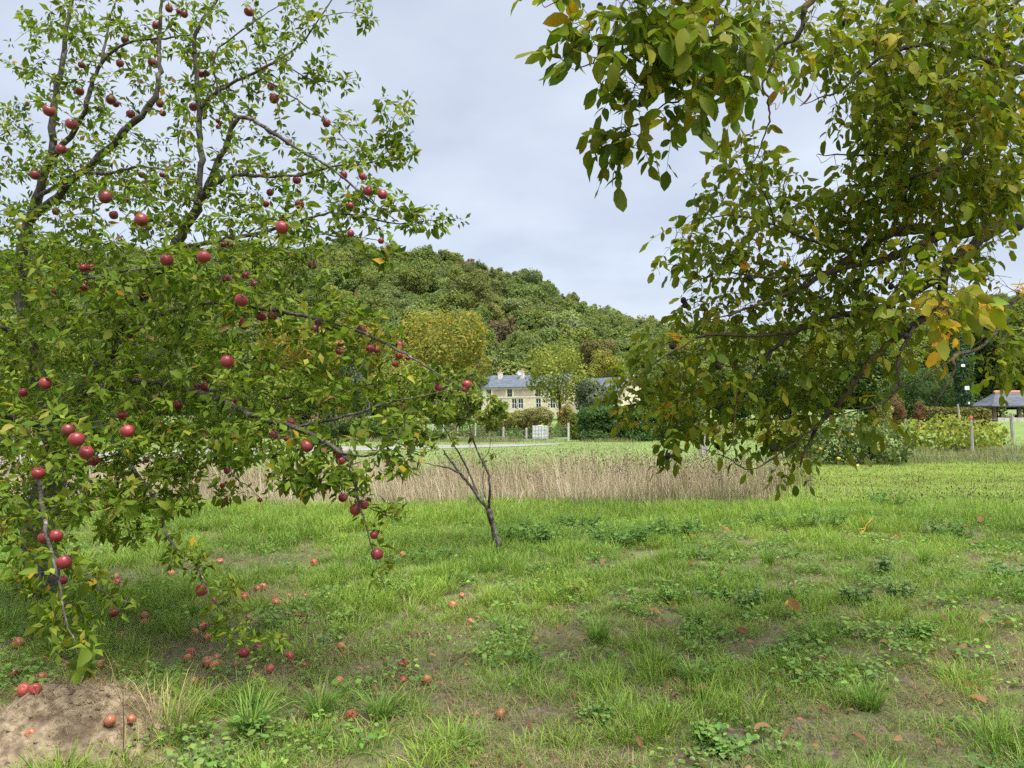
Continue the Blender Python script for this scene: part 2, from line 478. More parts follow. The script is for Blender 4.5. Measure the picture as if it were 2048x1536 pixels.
# ------------------------------------------------------------------ the ground and the hill
def grid_mesh(name, xs, ys, zfun):
    X, Y = np.meshgrid(xs, ys)
    V = np.stack([X, Y, zfun(X, Y)], -1).reshape(-1, 3)
    nx, ny = len(xs), len(ys)
    i = (np.arange(ny - 1)[:, None] * nx + np.arange(nx - 1)[None]).ravel()
    return make_mesh(name, V, np.stack([i, i + 1, i + 1 + nx, i + nx], -1))

xs = np.concatenate([[-1200, -600, -300, -150, -90], np.arange(-60, -14, 2.0), np.arange(-14, 14, 0.25), np.arange(14, 62, 2.0), [70, 90, 150, 300, 600, 1200]])
ys = np.concatenate([[-300, -100, -40, -15, -6], np.arange(-3, 18, 0.25), np.arange(18, 60, 1.5), np.arange(60, 165, 5.0), [200, 300, 600, 1500]])
structure(link('ground', grid_mesh('ground', xs, ys, ground_z), M['soil']))

def sheet(name, mat, edge0, edge1, dz, n=60, m=14):
    """strip between two ground polylines given as (x, y) points"""
    def res(e):
        e = np.array(e, float); s = np.concatenate([[0], np.cumsum(np.linalg.norm(np.diff(e, axis=0), axis=1))])
        t = np.linspace(0, s[-1], n)
        return np.stack([np.interp(t, s, e[:, 0]), np.interp(t, s, e[:, 1])], -1)
    a, b = res(edge0), res(edge1)
    t = np.linspace(0, 1, m)[:, None, None]
    P = a[None] * (1 - t) + b[None] * t
    V = np.concatenate([P, (ground_z(P[..., 0], P[..., 1]) + dz)[..., None]], -1).reshape(-1, 3)
    i = (np.arange(m - 1)[:, None] * n + np.arange(n - 1)[None]).ravel()
    return structure(link(name, make_mesh(name, V, np.stack([i, i + 1, i + 1 + n, i + n], -1)), mat))

sheet('meadow', M['meadow'], [(-140, 20.5), (140, 20.5)], [(-140, 163), (140, 163)], 0.012, 180, 90)
sheet('hay_field', M['haybase'], [(-16, 14.9), (5.5, 14.9)], [(-20, 21.5), (7.8, 21.5)], 0.03, 60, 26)
lane_near = [(-30, 25.5)] + [tuple(on_ground(px, py)[:2]) for px, py in ((100, 930), (400, 916), (650, 904), (1000, 895), (1120, 889.5))]
lane_far = [(-30, 34.0)] + [tuple(on_ground(px, py)[:2]) for px, py in ((100, 908), (400, 900), (650, 894.5), (1000, 889.5), (1120, 887.5))]
sheet('lane', M['lane'], lane_near, lane_far, 0.03, 60, 6)

RX = np.array([-500, -300, -173, -120, -80, -55, -29, -11, 9.5, 26, 42, 58, 85, 114, 173, 300, 500], float)
RH = np.array([40, 45, 50, 50, 51, 53, 49, 45.5, 38, 30.5, 25, 23, 23, 26, 35, 42, 40], float)
def hill_z(x, y):
    x = np.asarray(x, float); y = np.asarray(y, float)
    H = np.interp(x * 260 / np.maximum(y, 200) if False else x, RX, RH)
    t = np.clip((y - 158) / 102, 0, 1)
    s = np.where(t < 1, t ** 1.15 * (1.3 - 0.3 * t), 1.0)
    return 1.9 + (H - 1.9) * s + 1.5 * (vnoise(x, y, 23, 9) - 0.5) - 0.06 * np.maximum(y - 262, 0)
structure(link('hill', grid_mesh('hill', np.linspace(-420, 420, 85), np.concatenate([np.linspace(150, 300, 31), [340, 400, 520]]),
                                 lambda x, y: np.where(y < 153, 0.5, hill_z(x, y))), M['hill']))

# ------------------------------------------------------------------ trees made of lumps of leaf sprays
def lump_cloud(cloud, lumps, n, size, cols_fn, tpl=QUAD, shell=0.75, droop=0.0, flat=0.55):
    """leaf sprays spread through the shells of ellipsoid lumps [(cx,cy,cz,rx,ry,rz)]"""
    L = np.array(lumps, float)
    w = (L[:, 3] * L[:, 4] + L[:, 3] * L[:, 5] + L[:, 4] * L[:, 5]); w /= w.sum()
    k = rng.choice(len(L), n, p=w)
    d = rand_dirs(n)
    r = shell + (1.06 - shell) * rng.random(n) ** 0.8
    bump = 1 + 0.12 * np.sin(d[:, 0] * 5 + k) * np.cos(d[:, 2] * 6 + 2 * k)
    P = L[k, :3] + d * L[k, 3:] * (r * bump)[:, None]
    # drop sprays buried in other lumps
    keep = np.ones(n, bool)
    for j in range(len(L)):
        q = np.sum(((P - L[j, :3]) / L[j, 3:]) ** 2, 1)
        keep &= ~((q < 0.45) & (k != j))
    P, d, k = P[keep], d[keep], k[keep]
    m = len(P)
    nrmv = nrm(d + flat * rng.normal(size=(m, 3)) + np.array([0, 0, 0.35]))
    D = nrm(np.cross(nrmv, rand_dirs(m)) + np.array([0, 0, -droop]))
    cloud.add(*leaf_cloud(tpl, P, D, nrmv, size * rng.uniform(0.6, 1.35, m), cols_fn(m, k)))

def ico_core(geo_cloud, lumps, scale, col):
    import itertools
    nu, nv = 8, 5
    for (cx, cy, cz, rx, ry, rz) in lumps:
        V = []
        for j in range(nv + 1):
            ph = math.pi * j / nv
            for i in range(nu):
                th = 2 * math.pi * i / nu
                V.append((cx + scale * rx * math.sin(ph) * math.cos(th), cy + scale * ry * math.sin(ph) * math.sin(th), cz + scale * rz * math.cos(ph)))
        f = [(j * nu + i, j * nu + (i + 1) % nu, (j + 1) * nu + (i + 1) % nu, (j + 1) * nu + i) for j in range(nv) for i in range(nu)]
        geo_cloud.add(np.array(V), np.array(f), np.zeros((0, 3), int), np.tile(np.array(col), (len(V), 1)))

def crown_lumps(base, r, h, n=7, flatten=0.8):
    """lumps of a broad crown of radius r and height h standing with its underside at base"""
    out = [(base[0], base[1], base[2] + h * 0.5, r * 0.72, r * 0.72, h * 0.5)]
    for i in range(n):
        a = 2 * math.pi * (i + random.random() * 0.8) / n
        z = random.uniform(0.25, 0.85)
        rr = r * math.sqrt(max(0.1, 1 - (abs(z - 0.42) / 0.75) ** 2)) * 0.62
        lr = r * random.uniform(0.36, 0.52)
        out.append((base[0] + rr * math.cos(a), base[1] + rr * math.sin(a), base[2] + z * h, lr, lr, lr * flatten))
    return out

def trunk_geo(origin, P, R, sides=7):
    g = Geo(origin); g.tube(P, R, sides); return g

GREENS = [(0.175, 0.23, 0.072), (0.195, 0.245, 0.076), (0.16, 0.215, 0.072), (0.215, 0.25, 0.072), (0.18, 0.22, 0.088)]

# --- the wooded hill as one mass
def woodland():
    protos = []
    for v in range(9):
        cl = Cloud()
        lumps = crown_lumps((0, 0, 0.02), 0.5, (0.95, 1.05, 1.2)[v % 3], 10 + v % 5, 0.85)
        lumps += [(l[0] * 1.25 + random.uniform(-.1, .1), l[1] * 1.25 + random.uniform(-.1, .1), l[2] + random.uniform(0.0, 0.22), l[3] * 0.45, l[4] * 0.45, l[5] * 0.5) for l in lumps[1:]]
        lb = [random.uniform(0.9, 1.12) for _ in lumps]
        lump_cloud(cl, lumps, 8000, 0.040, lambda m, k: np.clip(np.array([lb[i] for i in k])[:, None] * (1 + 0.13 * rng.normal(size=(m, 1))) * np.ones((1, 3)), 0.3, 2.0), QUAD, 0.5, 0.1, 0.9)
        ico_core(cl, lumps[:1], 0.72, (0.9, 0.9, 0.9))
        g = Geo(); g.tube([(0, 0, -0.3), (0.01, 0, 0.2), (0, 0.01, 0.6)], [0.03, 0.025, 0.012], 5)
        cl.add(np.concatenate(g.V), np.concatenate(g.F4), np.concatenate(g.F3), np.tile((0.8, 0.6, 0.5), (g.n, 1)))
        protos.append(cl.mesh('crown_piece'))
    pts, idx, rot, scl, tint = [], [], [], [], []
    for y in np.arange(160, 278, 5.6):
        for x in np.arange(-190, 196, 6.2):
            xx, yy = x + random.uniform(-2.6, 2.6), y + random.uniform(-2.3, 2.3)
            px = 1024 + F * xx / yy
            if px < -120 or px > 2170: continue
            z = float(hill_z(xx, yy))
            px, py, _ = proj(np.array([xx, yy, z + 6]))
            r = random.uniform(6.4, 11.0); h = random.uniform(6.5, 10.5)
            u = random.random(); v = float(vnoise(xx, yy, 26, 21))
            if u < 0.02: base = np.array((0.20, 0.165, 0.09))
            elif u < 0.08 + 0.16 * v: base = np.array((0.20, 0.235, 0.07))
            else: base = np.array(GREENS[random.randrange(5)]) * random.uniform(0.9, 1.2)
            if abs(px - 960) < 50 and abs(py - 590) < 55: base = base * 0.78 + np.array((0.20, 0.15, 0.09)) * 0.22
            pts.append((xx, yy, z + 0.3)); idx.append(random.randrange(9)); rot.append((random.gauss(0, 0.12), random.gauss(0, 0.12), random.uniform(0, 6.28))); scl.append((r * random.uniform(0.8, 1.25), r * random.uniform(0.8, 1.25), h)); tint.append(base)
    o = instancer('hillside_wood', np.array(pts), idx, np.array(rot), np.array(scl), np.array(tint), protos, M['canopy_i'])
    tag(o, 'dense green wood of leafy crowns covering the hill behind the house', 'wood', kind='stuff')
woodland()

# ------------------------------------------------------------------ single trees and shrubs of the middle distance
def leafy_thing(name, label, cat, px, d, x0, x1, ytop, ybot, palette, weights, n, size, lumps_n=7, group=None, trunk=True, part='crown',
                tpl=QUAD, depth=1.0, shell=0.7, droop=0.1, flat=0.6, zbase=None, core=0.7, bare=0.0):
    """a tree or shrub whose crown spans photo columns x0..x1 and rows ytop..ybot at d metres"""
    cx = at((x0 + x1) / 2, 800, d)[0]
    r = (x1 - x0) / 2 / F * d
    zt, zb = at(px, ytop, d)[2], at(px, ybot, d)[2]
    gz = float(ground_z(cx, d)) if d < 158 else float(hill_z(cx, d))
    zb = max(zb, gz + 0.02) if trunk else gz
    h = zt - zb
    root = empty(name, (cx, d, gz))
    tag(root, label, cat, group)
    lumps = []
    for i, l in enumerate(crown_lumps((cx, d, zb), r, h, lumps_n, min(0.95, h / (2 * r) + 0.1))):
        if i == 0: l = (l[0], l[1], l[2], r * 0.78, r * 0.78 * depth, h * 0.5)
        lz = min(max(l[2], zb + l[5] * 0.8), zt - l[5] * 0.8)
        lumps.append((l[0], d + (l[1] - d) * depth, lz, l[3], l[4] * depth, min(l[5], h * 0.5)))
    if trunk:
        lumps += [(cx + (l[0] - cx) * 1.35 + random.uniform(-.1, .1) * r, d + (l[1] - d) * 1.3, l[2] + random.uniform(-0.08, 0.12) * h, l[3] * 0.42, l[4] * 0.42, l[5] * 0.42) for l in lumps[1:]]
    else:
        lumps += [(cx + u * r, d + random.uniform(-0.2, 0.2) * r * depth, gz + 0.25 * h, r * 0.34, r * 0.4 * depth, h * 0.34) for u in (-0.62, -0.2, 0.2, 0.62)]
    cl = Cloud()
    lb = [random.uniform(0.85, 1.2) for _ in lumps]
    def cf(m, k):
        return np.clip(pick_cols(palette, weights, m) * np.array([lb[i] for i in k])[:, None], 0.005, 0.7)
    lump_cloud(cl, lumps, int(n * 4.2), size * 0.4, cf, tpl, shell, droop, flat)
    if core > 0: ico_core(cl, lumps[:1], core, np.average(np.array(palette), axis=0, weights=weights) * 0.9)
    me = cl.mesh(part, (cx, d, gz))
    link(part, me, M['canopy'], root)
    if trunk:
        g = Geo((cx, d, gz))
        rr = max(0.05, r * 0.055)
        P = [(cx, d, gz - 0.1), (cx + rr, d, gz + (zb - gz) * 0.6), (cx - rr, d + rr, zb + h * 0.35), (cx, d, zb + h * 0.7)]
        g.tube(P, [rr * 1.3, rr, rr * 0.8, rr * 0.4], 7)
        for i in range(5):
            a = random.uniform(0, 6.28); q = np.array([cx, d, zb + h * random.uniform(0.05, 0.4)])
            e = q + np.array([math.cos(a) * r * 0.75, math.sin(a) * r * 0.75 * depth, h * random.uniform(0.2, 0.45)])
            mid = (q + e) / 2 + np.array([0, 0, -0.03 * h])
            g.tube([q, mid, e], [rr * 0.5, rr * 0.35, rr * 0.12], 5)
        g.build('trunk', M['bark_walnut'], root, True)
    return root

YG = (0.28, 0.31, 0.065); GOLD = (0.36, 0.29, 0.055); GR = (0.13, 0.19, 0.05); DK = (0.06, 0.105, 0.035); ORG = (0.42, 0.22, 0.05)
BRN = (0.21, 0.16, 0.08); GREY = (0.19, 0.225, 0.145); MID = (0.17, 0.23, 0.055)
leafy_thing('broad_tree', 'large round golden green tree standing before the wooded hill, left of the house', 'tree', 885, 105, 783, 978, 626, 800, [GOLD, YG, MID], [5, 3, 3], 6500, 0.6, 16, depth=0.9, shell=0.5)
leafy_thing('garden_tree', 'loose yellow green tree standing in front of the slate-roofed house', 'tree', 1120, 115, 1056, 1180, 676, 822, [YG, (0.24, 0.24, 0.06), MID], [5, 3, 2], 1500, 0.62, 9, shell=0.4, core=0.0)
leafy_thing('garden_tree', 'small yellow green tree just right of the house front', 'tree', 1205, 152, 1180, 1240, 700, 762, [YG, GOLD, MID], [3, 3, 2], 700, 0.6, 6, core=0.3)
leafy_thing('willow_bush', 'grey green feathery bush above the big dark hedge', 'bush', 1187, 80, 1146, 1224, 762, 850, [GREY, (0.12, 0.145, 0.09), (0.085, 0.115, 0.06)], [4, 2, 2], 4200, 0.36, 8, droop=0.5)
def laurel():
    d = 56.5
    x0, x1 = at(1163, 850, d)[0], at(1304, 850, d)[0]; gz = float(ground_z(x0, d)); H = at(1200, 812, d)[2] - gz
    root = tag(empty('laurel_hedge', ((x0 + x1) / 2, d, gz)), 'big dark green laurel hedge at the far edge of meadow', 'hedge')
    lumps = []
    for i in range(8):
        for j in range(3):
            lumps.append((x0 + 0.55 + (x1 - x0 - 1.1) * i / 7 + random.uniform(-.15, .15), d + 0.9 + random.uniform(-.3, .3), gz + 0.35 + (H - 0.95) * j / 2 + random.uniform(-0.08, 0.1), 0.72, 0.95, 0.62))
    cl = Cloud(); lb = [random.uniform(0.88, 1.12) for _ in lumps]
    lump_cloud(cl, lumps, 22000, 0.10, lambda m, k: pick_cols([(0.085, 0.15, 0.045), (0.11, 0.185, 0.055), (0.06, 0.11, 0.034)], [4, 3, 2], m) * np.array([lb[i] for i in k])[:, None], QUAD, 0.7, 0.1, 0.6)
    ico_core(cl, lumps, 0.75, (0.07, 0.12, 0.04))
    link('foliage', cl.mesh('foliage', ((x0 + x1) / 2, d, gz)), M['canopy'], root)
laurel()
leafy_thing('clipped_bush', 'dark green shrub mass behind walnut leaves beside the laurel hedge', 'bush', 1360, 60, 1285, 1420, 800, 886, [(0.06, 0.10, 0.035), MID, DK], [4, 3, 2], 4500, 0.24, 9, depth=0.6, trunk=False, part='foliage')
leafy_thing('autumn_tree', 'orange yellow autumn tree seen through the apple branches', 'tree', 630, 100, 515, 770, 648, 790, [(0.30, 0.19, 0.03), ORG, YG, MID], [4, 2, 3, 3], 7000, 0.6, 11)
leafy_thing('willow_bush', 'round grey green bush seen through the apple branches', 'bush', 704, 85, 668, 745, 692, 775, [GREY, (0.10, 0.135, 0.07)], [3, 2], 3200, 0.34, 7, trunk=False, part='foliage')
leafy_thing('garden_tree', 'bright yellow green shrub tree left of the golden tree', 'tree', 790, 78, 722, 862, 715, 852, [YG, (0.145, 0.175, 0.04), (0.22, 0.19, 0.03)], [4, 4, 1], 5000, 0.4, 9)
leafy_thing('garden_tree', 'dull green tree below the golden tree behind the bare sapling', 'tree', 900, 82, 838, 965, 770, 870, [MID, YG, GREY], [4, 2, 2], 4200, 0.38, 8)
leafy_thing('garden_shrub', 'brownish green shrub behind the wire fence below house', 'bush', 1057, 66, 1005, 1108, 818, 880, [BRN, (0.2, 0.2, 0.075), YG], [3, 4, 2], 3400, 0.26, 7, trunk=False, part='foliage')
leafy_thing('garden_shrub', 'small shrub with orange top beside the laurel hedge', 'bush', 1132, 70, 1112, 1152, 808, 850, [(0.36, 0.20, 0.09), YG, MID], [3, 3, 2], 1300, 0.24, 6, trunk=False, part='foliage')
leafy_thing('garden_shrub', 'bright green shrub touching the last fence post', 'bush', 1157, 62, 1134, 1180, 826, 884, [YG, (0.15, 0.19, 0.045), MID], [3, 3, 2], 1900, 0.22, 6, trunk=False, part='foliage')
leafy_thing('garden_shrub', 'yellow green shrub in front of the house corner', 'bush', 985, 72, 945, 1018, 818, 878, [YG, MID, (0.17, 0.17, 0.05)], [3, 2, 2], 2500, 0.28, 7, trunk=False, part='foliage')
leafy_thing('garden_shrub', 'dark shrub with low spread behind the lane at left', 'bush', 735, 60, 640, 800, 838, 890, [DK, (0.05, 0.075, 0.03), MID], [4, 3, 2], 4500, 0.24, 9, trunk=False, part='foliage', depth=0.6)
GL = 'trees and shrubs behind the apple tree'
for i, (a, b, t, bo, dd, pal) in enumerate([(-60, 110, 640, 880, 84, 1), (90, 250, 690, 885, 78, 0), (230, 380, 660, 885, 88, 2), (350, 520, 700, 888, 80, 0), (480, 640, 745, 888, 72, 1), (600, 700, 770, 885, 70, 2)]):
    leafy_thing('shade_tree', ['large green tree at the far left edge behind the apple trunk', 'broad green tree behind the left apple boughs, second from left', 'tall olive green tree behind the middle of the apple tree', 'green tree behind the hanging apple boughs, left of the orange tree', 'green tree directly below the orange autumn tree', 'small olive tree between the orange tree and the lane'][i], 'tree', (a + b) / 2, dd, a, b, t, bo, [[GR, MID, DK], [MID, YG, GR], [(0.08, 0.105, 0.045), GR, BRN]][pal], [4, 3, 2], 3000, 0.5, 8, group=GL)
def undergrowth():
    cl = Cloud(); lumps = []
    for px in np.arange(-60, 1165, 11): lumps.append((px, random.uniform(62, 72), random.uniform(0.7, 1.5) if px > 700 else random.uniform(0.9, 2.2)))
    for px in np.arange(1290, 1770, 11): lumps.append((px, random.uniform(58, 70), random.uniform(0.9, 1.9)))
    L, cols = [], []
    for px, d, h in lumps:
        x = at(px, 800, d)[0]; z = float(ground_z(x, d)); w = random.uniform(0.5, 0.9)
        L.append((x, d, z + h * 0.42, w, w, h * 0.55)); cols.append(random.choice([YG, MID, BRN, GR, (0.22, 0.22, 0.09), (0.24, 0.2, 0.1)]))
    cols = np.array(cols)
    lump_cloud(cl, L, 30000, 0.13, lambda m, k: np.clip(cols[k] * (1 + 0.2 * rng.normal(size=(m, 1))), 0.01, 0.5), QUAD, 0.5, 0.1, 0.8)
    o = link('undergrowth', cl.mesh('undergrowth'), M['canopy']); tag(o, 'tangled low scrub behind the wire fence and lane', 'scrub', kind='stuff')
undergrowth()
# hillside individuals
leafy_thing('russet_tree', 'russet brown tree on the lower hillside above the far barn', 'tree', 1195, 162, 1160, 1238, 680, 760, [(0.20, 0.15, 0.085), BRN, MID], [3, 3, 4], 2200, 0.7, 8)
leafy_thing('russet_tree', 'rusty brown tree high on the middle of the hill', 'tree', 945, 214, 912, 985, 540, 640, [(0.20, 0.165, 0.09), BRN, MID], [2, 2, 6], 2600, 0.8, 8)
for lab, xa, xb, ya, yb, dd in (('dark pointed conifer on the skyline of hill', 1036, 1078, 548, 640, 250), ('small conifer lower on the falling skyline', 1104, 1140, 590, 670, 250), ('bushy conifer near top of the hill skyline', 936, 972, 522, 600, 252)):
    leafy_thing('conifer', lab, 'tree', (xa + xb) / 2, dd, xa, xb, ya, yb, [(0.055, 0.085, 0.04), (0.07, 0.10, 0.045)], [3, 2], 1500, 0.7, 8)

def dead_tree():
    b = at(1122, 690, 196); b[2] = float(hill_z(b[0], b[1]))
    root = tag(empty('dead_tree', b), 'bare pale dead tree standing among the hillside crowns', 'tree')
    g = Geo(b)
    def grow(p, d, L, r, k):
        e = p + d * L
        g.tube([p, (p + e) / 2 + rand_dirs(1)[0] * L * 0.05, e], [r, r * 0.85, r * 0.6], 5, (0.34, 0.33, 0.30))
        if k == 0: return
        for _ in range(3 if k > 1 else 2):
            grow(e, nrm(d + 0.65 * rand_dirs(1)[0] + np.array([0, 0, 0.15])), L * random.uniform(0.55, 0.75), r * 0.55, k - 1)
    grow(b, np.array([0, 0, 1.0]), 5.6, 0.2, 4)
    g.build('branches', M['plain'], root)
dead_tree()

# --- right hand middle distance
leafy_thing('laurel_bush', 'dark glossy rounded evergreen bush behind the clipped brown hedge', 'bush', 1840, 78, 1765, 1932, 742, 826, [(0.09, 0.145, 0.05), (0.13, 0.195, 0.075), DK], [4, 3, 3], 5200, 0.34, 10, trunk=False, part='foliage')
GB = 'tall trees closing the view behind the shelter'
for i, (a, b, t, bo, dd, pal) in enumerate([(1690, 1800, 690, 840, 95, 0), (1770, 1880, 655, 800, 104, 1), (1860, 1960, 640, 830, 100, 2), (1935, 2040, 610, 830, 98, 0), (2000, 2110, 590, 830, 92, 1), (2080, 2220, 600, 830, 96, 2), (1600, 1720, 690, 850, 100, 1), (1500, 1620, 720, 860, 96, 0), (1420, 1520, 740, 870, 90, 2)]):
    lab = ['green tree behind the rust red bush, left of the utility pole', 'yellow green tree rising behind the dark evergreen', 'dark tree directly behind the ivy-covered pole', 'tall dark tree between the ivy pole and the shelter', 'tall yellow green tree rising over the shelter roof', 'tall tree at the right edge behind the shelter', 'yellow green tree behind the lower walnut branches', 'green tree behind the walnut, above the thick post', 'dark tree behind the left end of the lower walnut foliage'][i]
    leafy_thing('background_tree', lab, 'tree', (a + b) / 2, dd, a, b, t, bo, [[GR, DK, MID], [MID, YG, GR], [(0.05, 0.085, 0.03), DK, GR]][pal], [4, 3, 2], 3400, 0.6, 9, group=GB if i in (3, 4, 5) else 'background trees behind the walnut')
leafy_thing('hydrangea', 'rust red flowering bush beside the dark evergreen', 'bush', 1788, 66, 1768, 1812, 786, 832, [(0.24, 0.10, 0.07), (0.18, 0.09, 0.06), (0.14, 0.16, 0.06)], [3, 3, 4], 1400, 0.2, 6, trunk=False, part='foliage')
leafy_thing('hydrangea', 'small rust red bush in front of the clipped hedge end', 'bush', 1836, 66, 1824, 1850, 802, 836, [(0.22, 0.09, 0.06), (0.15, 0.14, 0.06)], [3, 2], 800, 0.18, 5, trunk=False, part='foliage')
leafy_thing('variegated_shrub', 'pale yellow shrub left of the rust red bush', 'bush', 1768, 64, 1754, 1786, 800, 836, [(0.38, 0.36, 0.13), (0.2, 0.22, 0.06)], [3, 2], 900, 0.18, 5, trunk=False, part='foliage')

def box_hedge():
    d0, d1 = 66.0, 76.0
    a = at(1853, 815, d0); b = at(1978, 808, d0)
    gz = float(ground_z(a[0], d0))
    root = tag(empty('clipped_hedge', (a[0], d0, gz)), 'long clipped beech hedge with brown tint and flat top', 'hedge')
    n = 9000
    u = rng.random(n); v = rng.random(n); side = rng.random(n)
    X = a[0] + (b[0] - a[0]) * u
    top = gz + 1.75 + 0.12 * (vnoise(X, X * 0, 2.0, 5) - 0.5)
    Y = np.where(side < 0.55, d0, d0 + 1.4 * v); Z = np.where(side < 0.55, gz + (top - gz) * v, top)
    P = np.stack([X, Y, Z], -1) + 0.09 * rng.normal(size=(n, 3))
    U = np.where((side < 0.55)[:, None], np.array([[0, -1, 0.3]]), np.array([[0, 0, 1.0]])) + 0.6 * rng.normal(size=(n, 3))
    cl = Cloud()
    cl.add(*leaf_cloud(QUAD, P, rand_dirs(n), nrm(U), 0.17 * rng.uniform(0.6, 1.3, n), pick_cols([(0.24, 0.20, 0.07), (0.19, 0.195, 0.065), (0.13, 0.155, 0.05)], [4, 3, 2], n)))
    link('foliage', cl.mesh('foliage', (a[0], d0, gz)), M['canopy'], root)
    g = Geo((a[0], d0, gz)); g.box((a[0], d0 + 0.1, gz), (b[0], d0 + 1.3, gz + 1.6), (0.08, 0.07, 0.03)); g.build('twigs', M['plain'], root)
box_hedge()

def ivy_pole():
    d = 71.0
    b = at(1930, 850, d); gz = float(ground_z(b[0], d)); b[2] = gz
    root = tag(empty('ivy_pole', b), 'utility pole smothered in ivy behind the clipped hedge', 'pole')
    tx, ty, tz = at(1921, 640, d)
    g = Geo(b); g.tube([(b[0], d, gz - 0.2), ((b[0] + tx) / 2, d, (gz + tz) / 2), (tx, d, tz)], [0.14, 0.12, 0.1], 8); g.build('pole', M['wood_grey'], root, True)
    n = 4200
    t = rng.random(n)
    R = np.interp(t, [0, 0.25, 0.5, 0.62, 0.8, 1], [0.55, 0.6, 0.75, 0.95, 0.6, 0.25])
    a = rng.uniform(0, 6.283, n); rr = R * (0.7 + 0.4 * rng.random(n))
    P = np.stack([b[0] + (tx - b[0]) * t + rr * np.cos(a), d + rr * np.sin(a), gz + (tz - gz) * t], -1)
    U = np.stack([np.cos(a), np.sin(a), 0.3 + 0 * a], -1) + 0.5 * rng.normal(size=(n, 3))
    cl = Cloud(); cl.add(*leaf_cloud(QUAD, P, nrm(rand_dirs(n) + np.array([0, 0, -0.6])), nrm(U), 0.2 * rng.uniform(0.6, 1.3, n), pick_cols([(0.09, 0.15, 0.085), (0.13, 0.19, 0.12), (0.065, 0.11, 0.055)], [4, 3, 3], n)))
    link('ivy', cl.mesh('ivy', b), M['canopy'], root)
    for (px, py, w, h, nm, lab) in ((1934, 776, 0.42, 0.36, 'sign', 'small square white sign on the ivy-covered pole'), (1926, 731, 0.34, 0.24, 'sign', 'little white plate high on the ivy-covered pole'), (1938, 806, 0.14, 0.2, 'insulator', None)):
        c = at(px, py, d - 1.05)
        s = Geo(b); s.box((c[0] - w / 2, c[1] - 0.03, c[2] - h / 2), (c[0] + w / 2, c[1], c[2] + h / 2))
        s.box((c[0] - 0.02, c[1] + 0.002, c[2] - 0.02), (c[0] + 0.02, c[1] + 1.0, c[2] + 0.02))
        o = s.build(nm, M['white'], root)
ivy_pole()

def far_pole():
    d = 110.0
    b = at(1846, 800, d); gz = float(ground_z(b[0], d)); t = at(1845, 690, d)
    g = Geo((b[0], d, gz)); g.tube([(b[0], d, gz), (t[0], d, t[2])], [0.16, 0.12], 8)
    g.box((t[0] - 0.8, d - 0.06, t[2] - 0.5), (t[0] + 0.8, d + 0.06, t[2] - 0.36))
    o = g.build('utility_pole', M['concrete']); tag(o, 'pale concrete utility pole with short crossbar above the dark evergreen', 'pole')
    o.location = (b[0], d, gz)
far_pole()

# ------------------------------------------------------------------ buildings
def wall_cells(L, H, openings):
    xs = sorted({0, L} | {o[0] for o in openings} | {o[1] for o in openings}); zs = sorted({0, H} | {o[2] for o in openings} | {o[3] for o in openings})
    for i in range(len(xs) - 1):
        for j in range(len(zs) - 1):
            cx, cz = (xs[i] + xs[i + 1]) / 2, (zs[j] + zs[j + 1]) / 2
            if not any(o[0] < cx < o[1] and o[2] < cz < o[3] for o in openings): yield xs[i], xs[i + 1], zs[j], zs[j + 1]

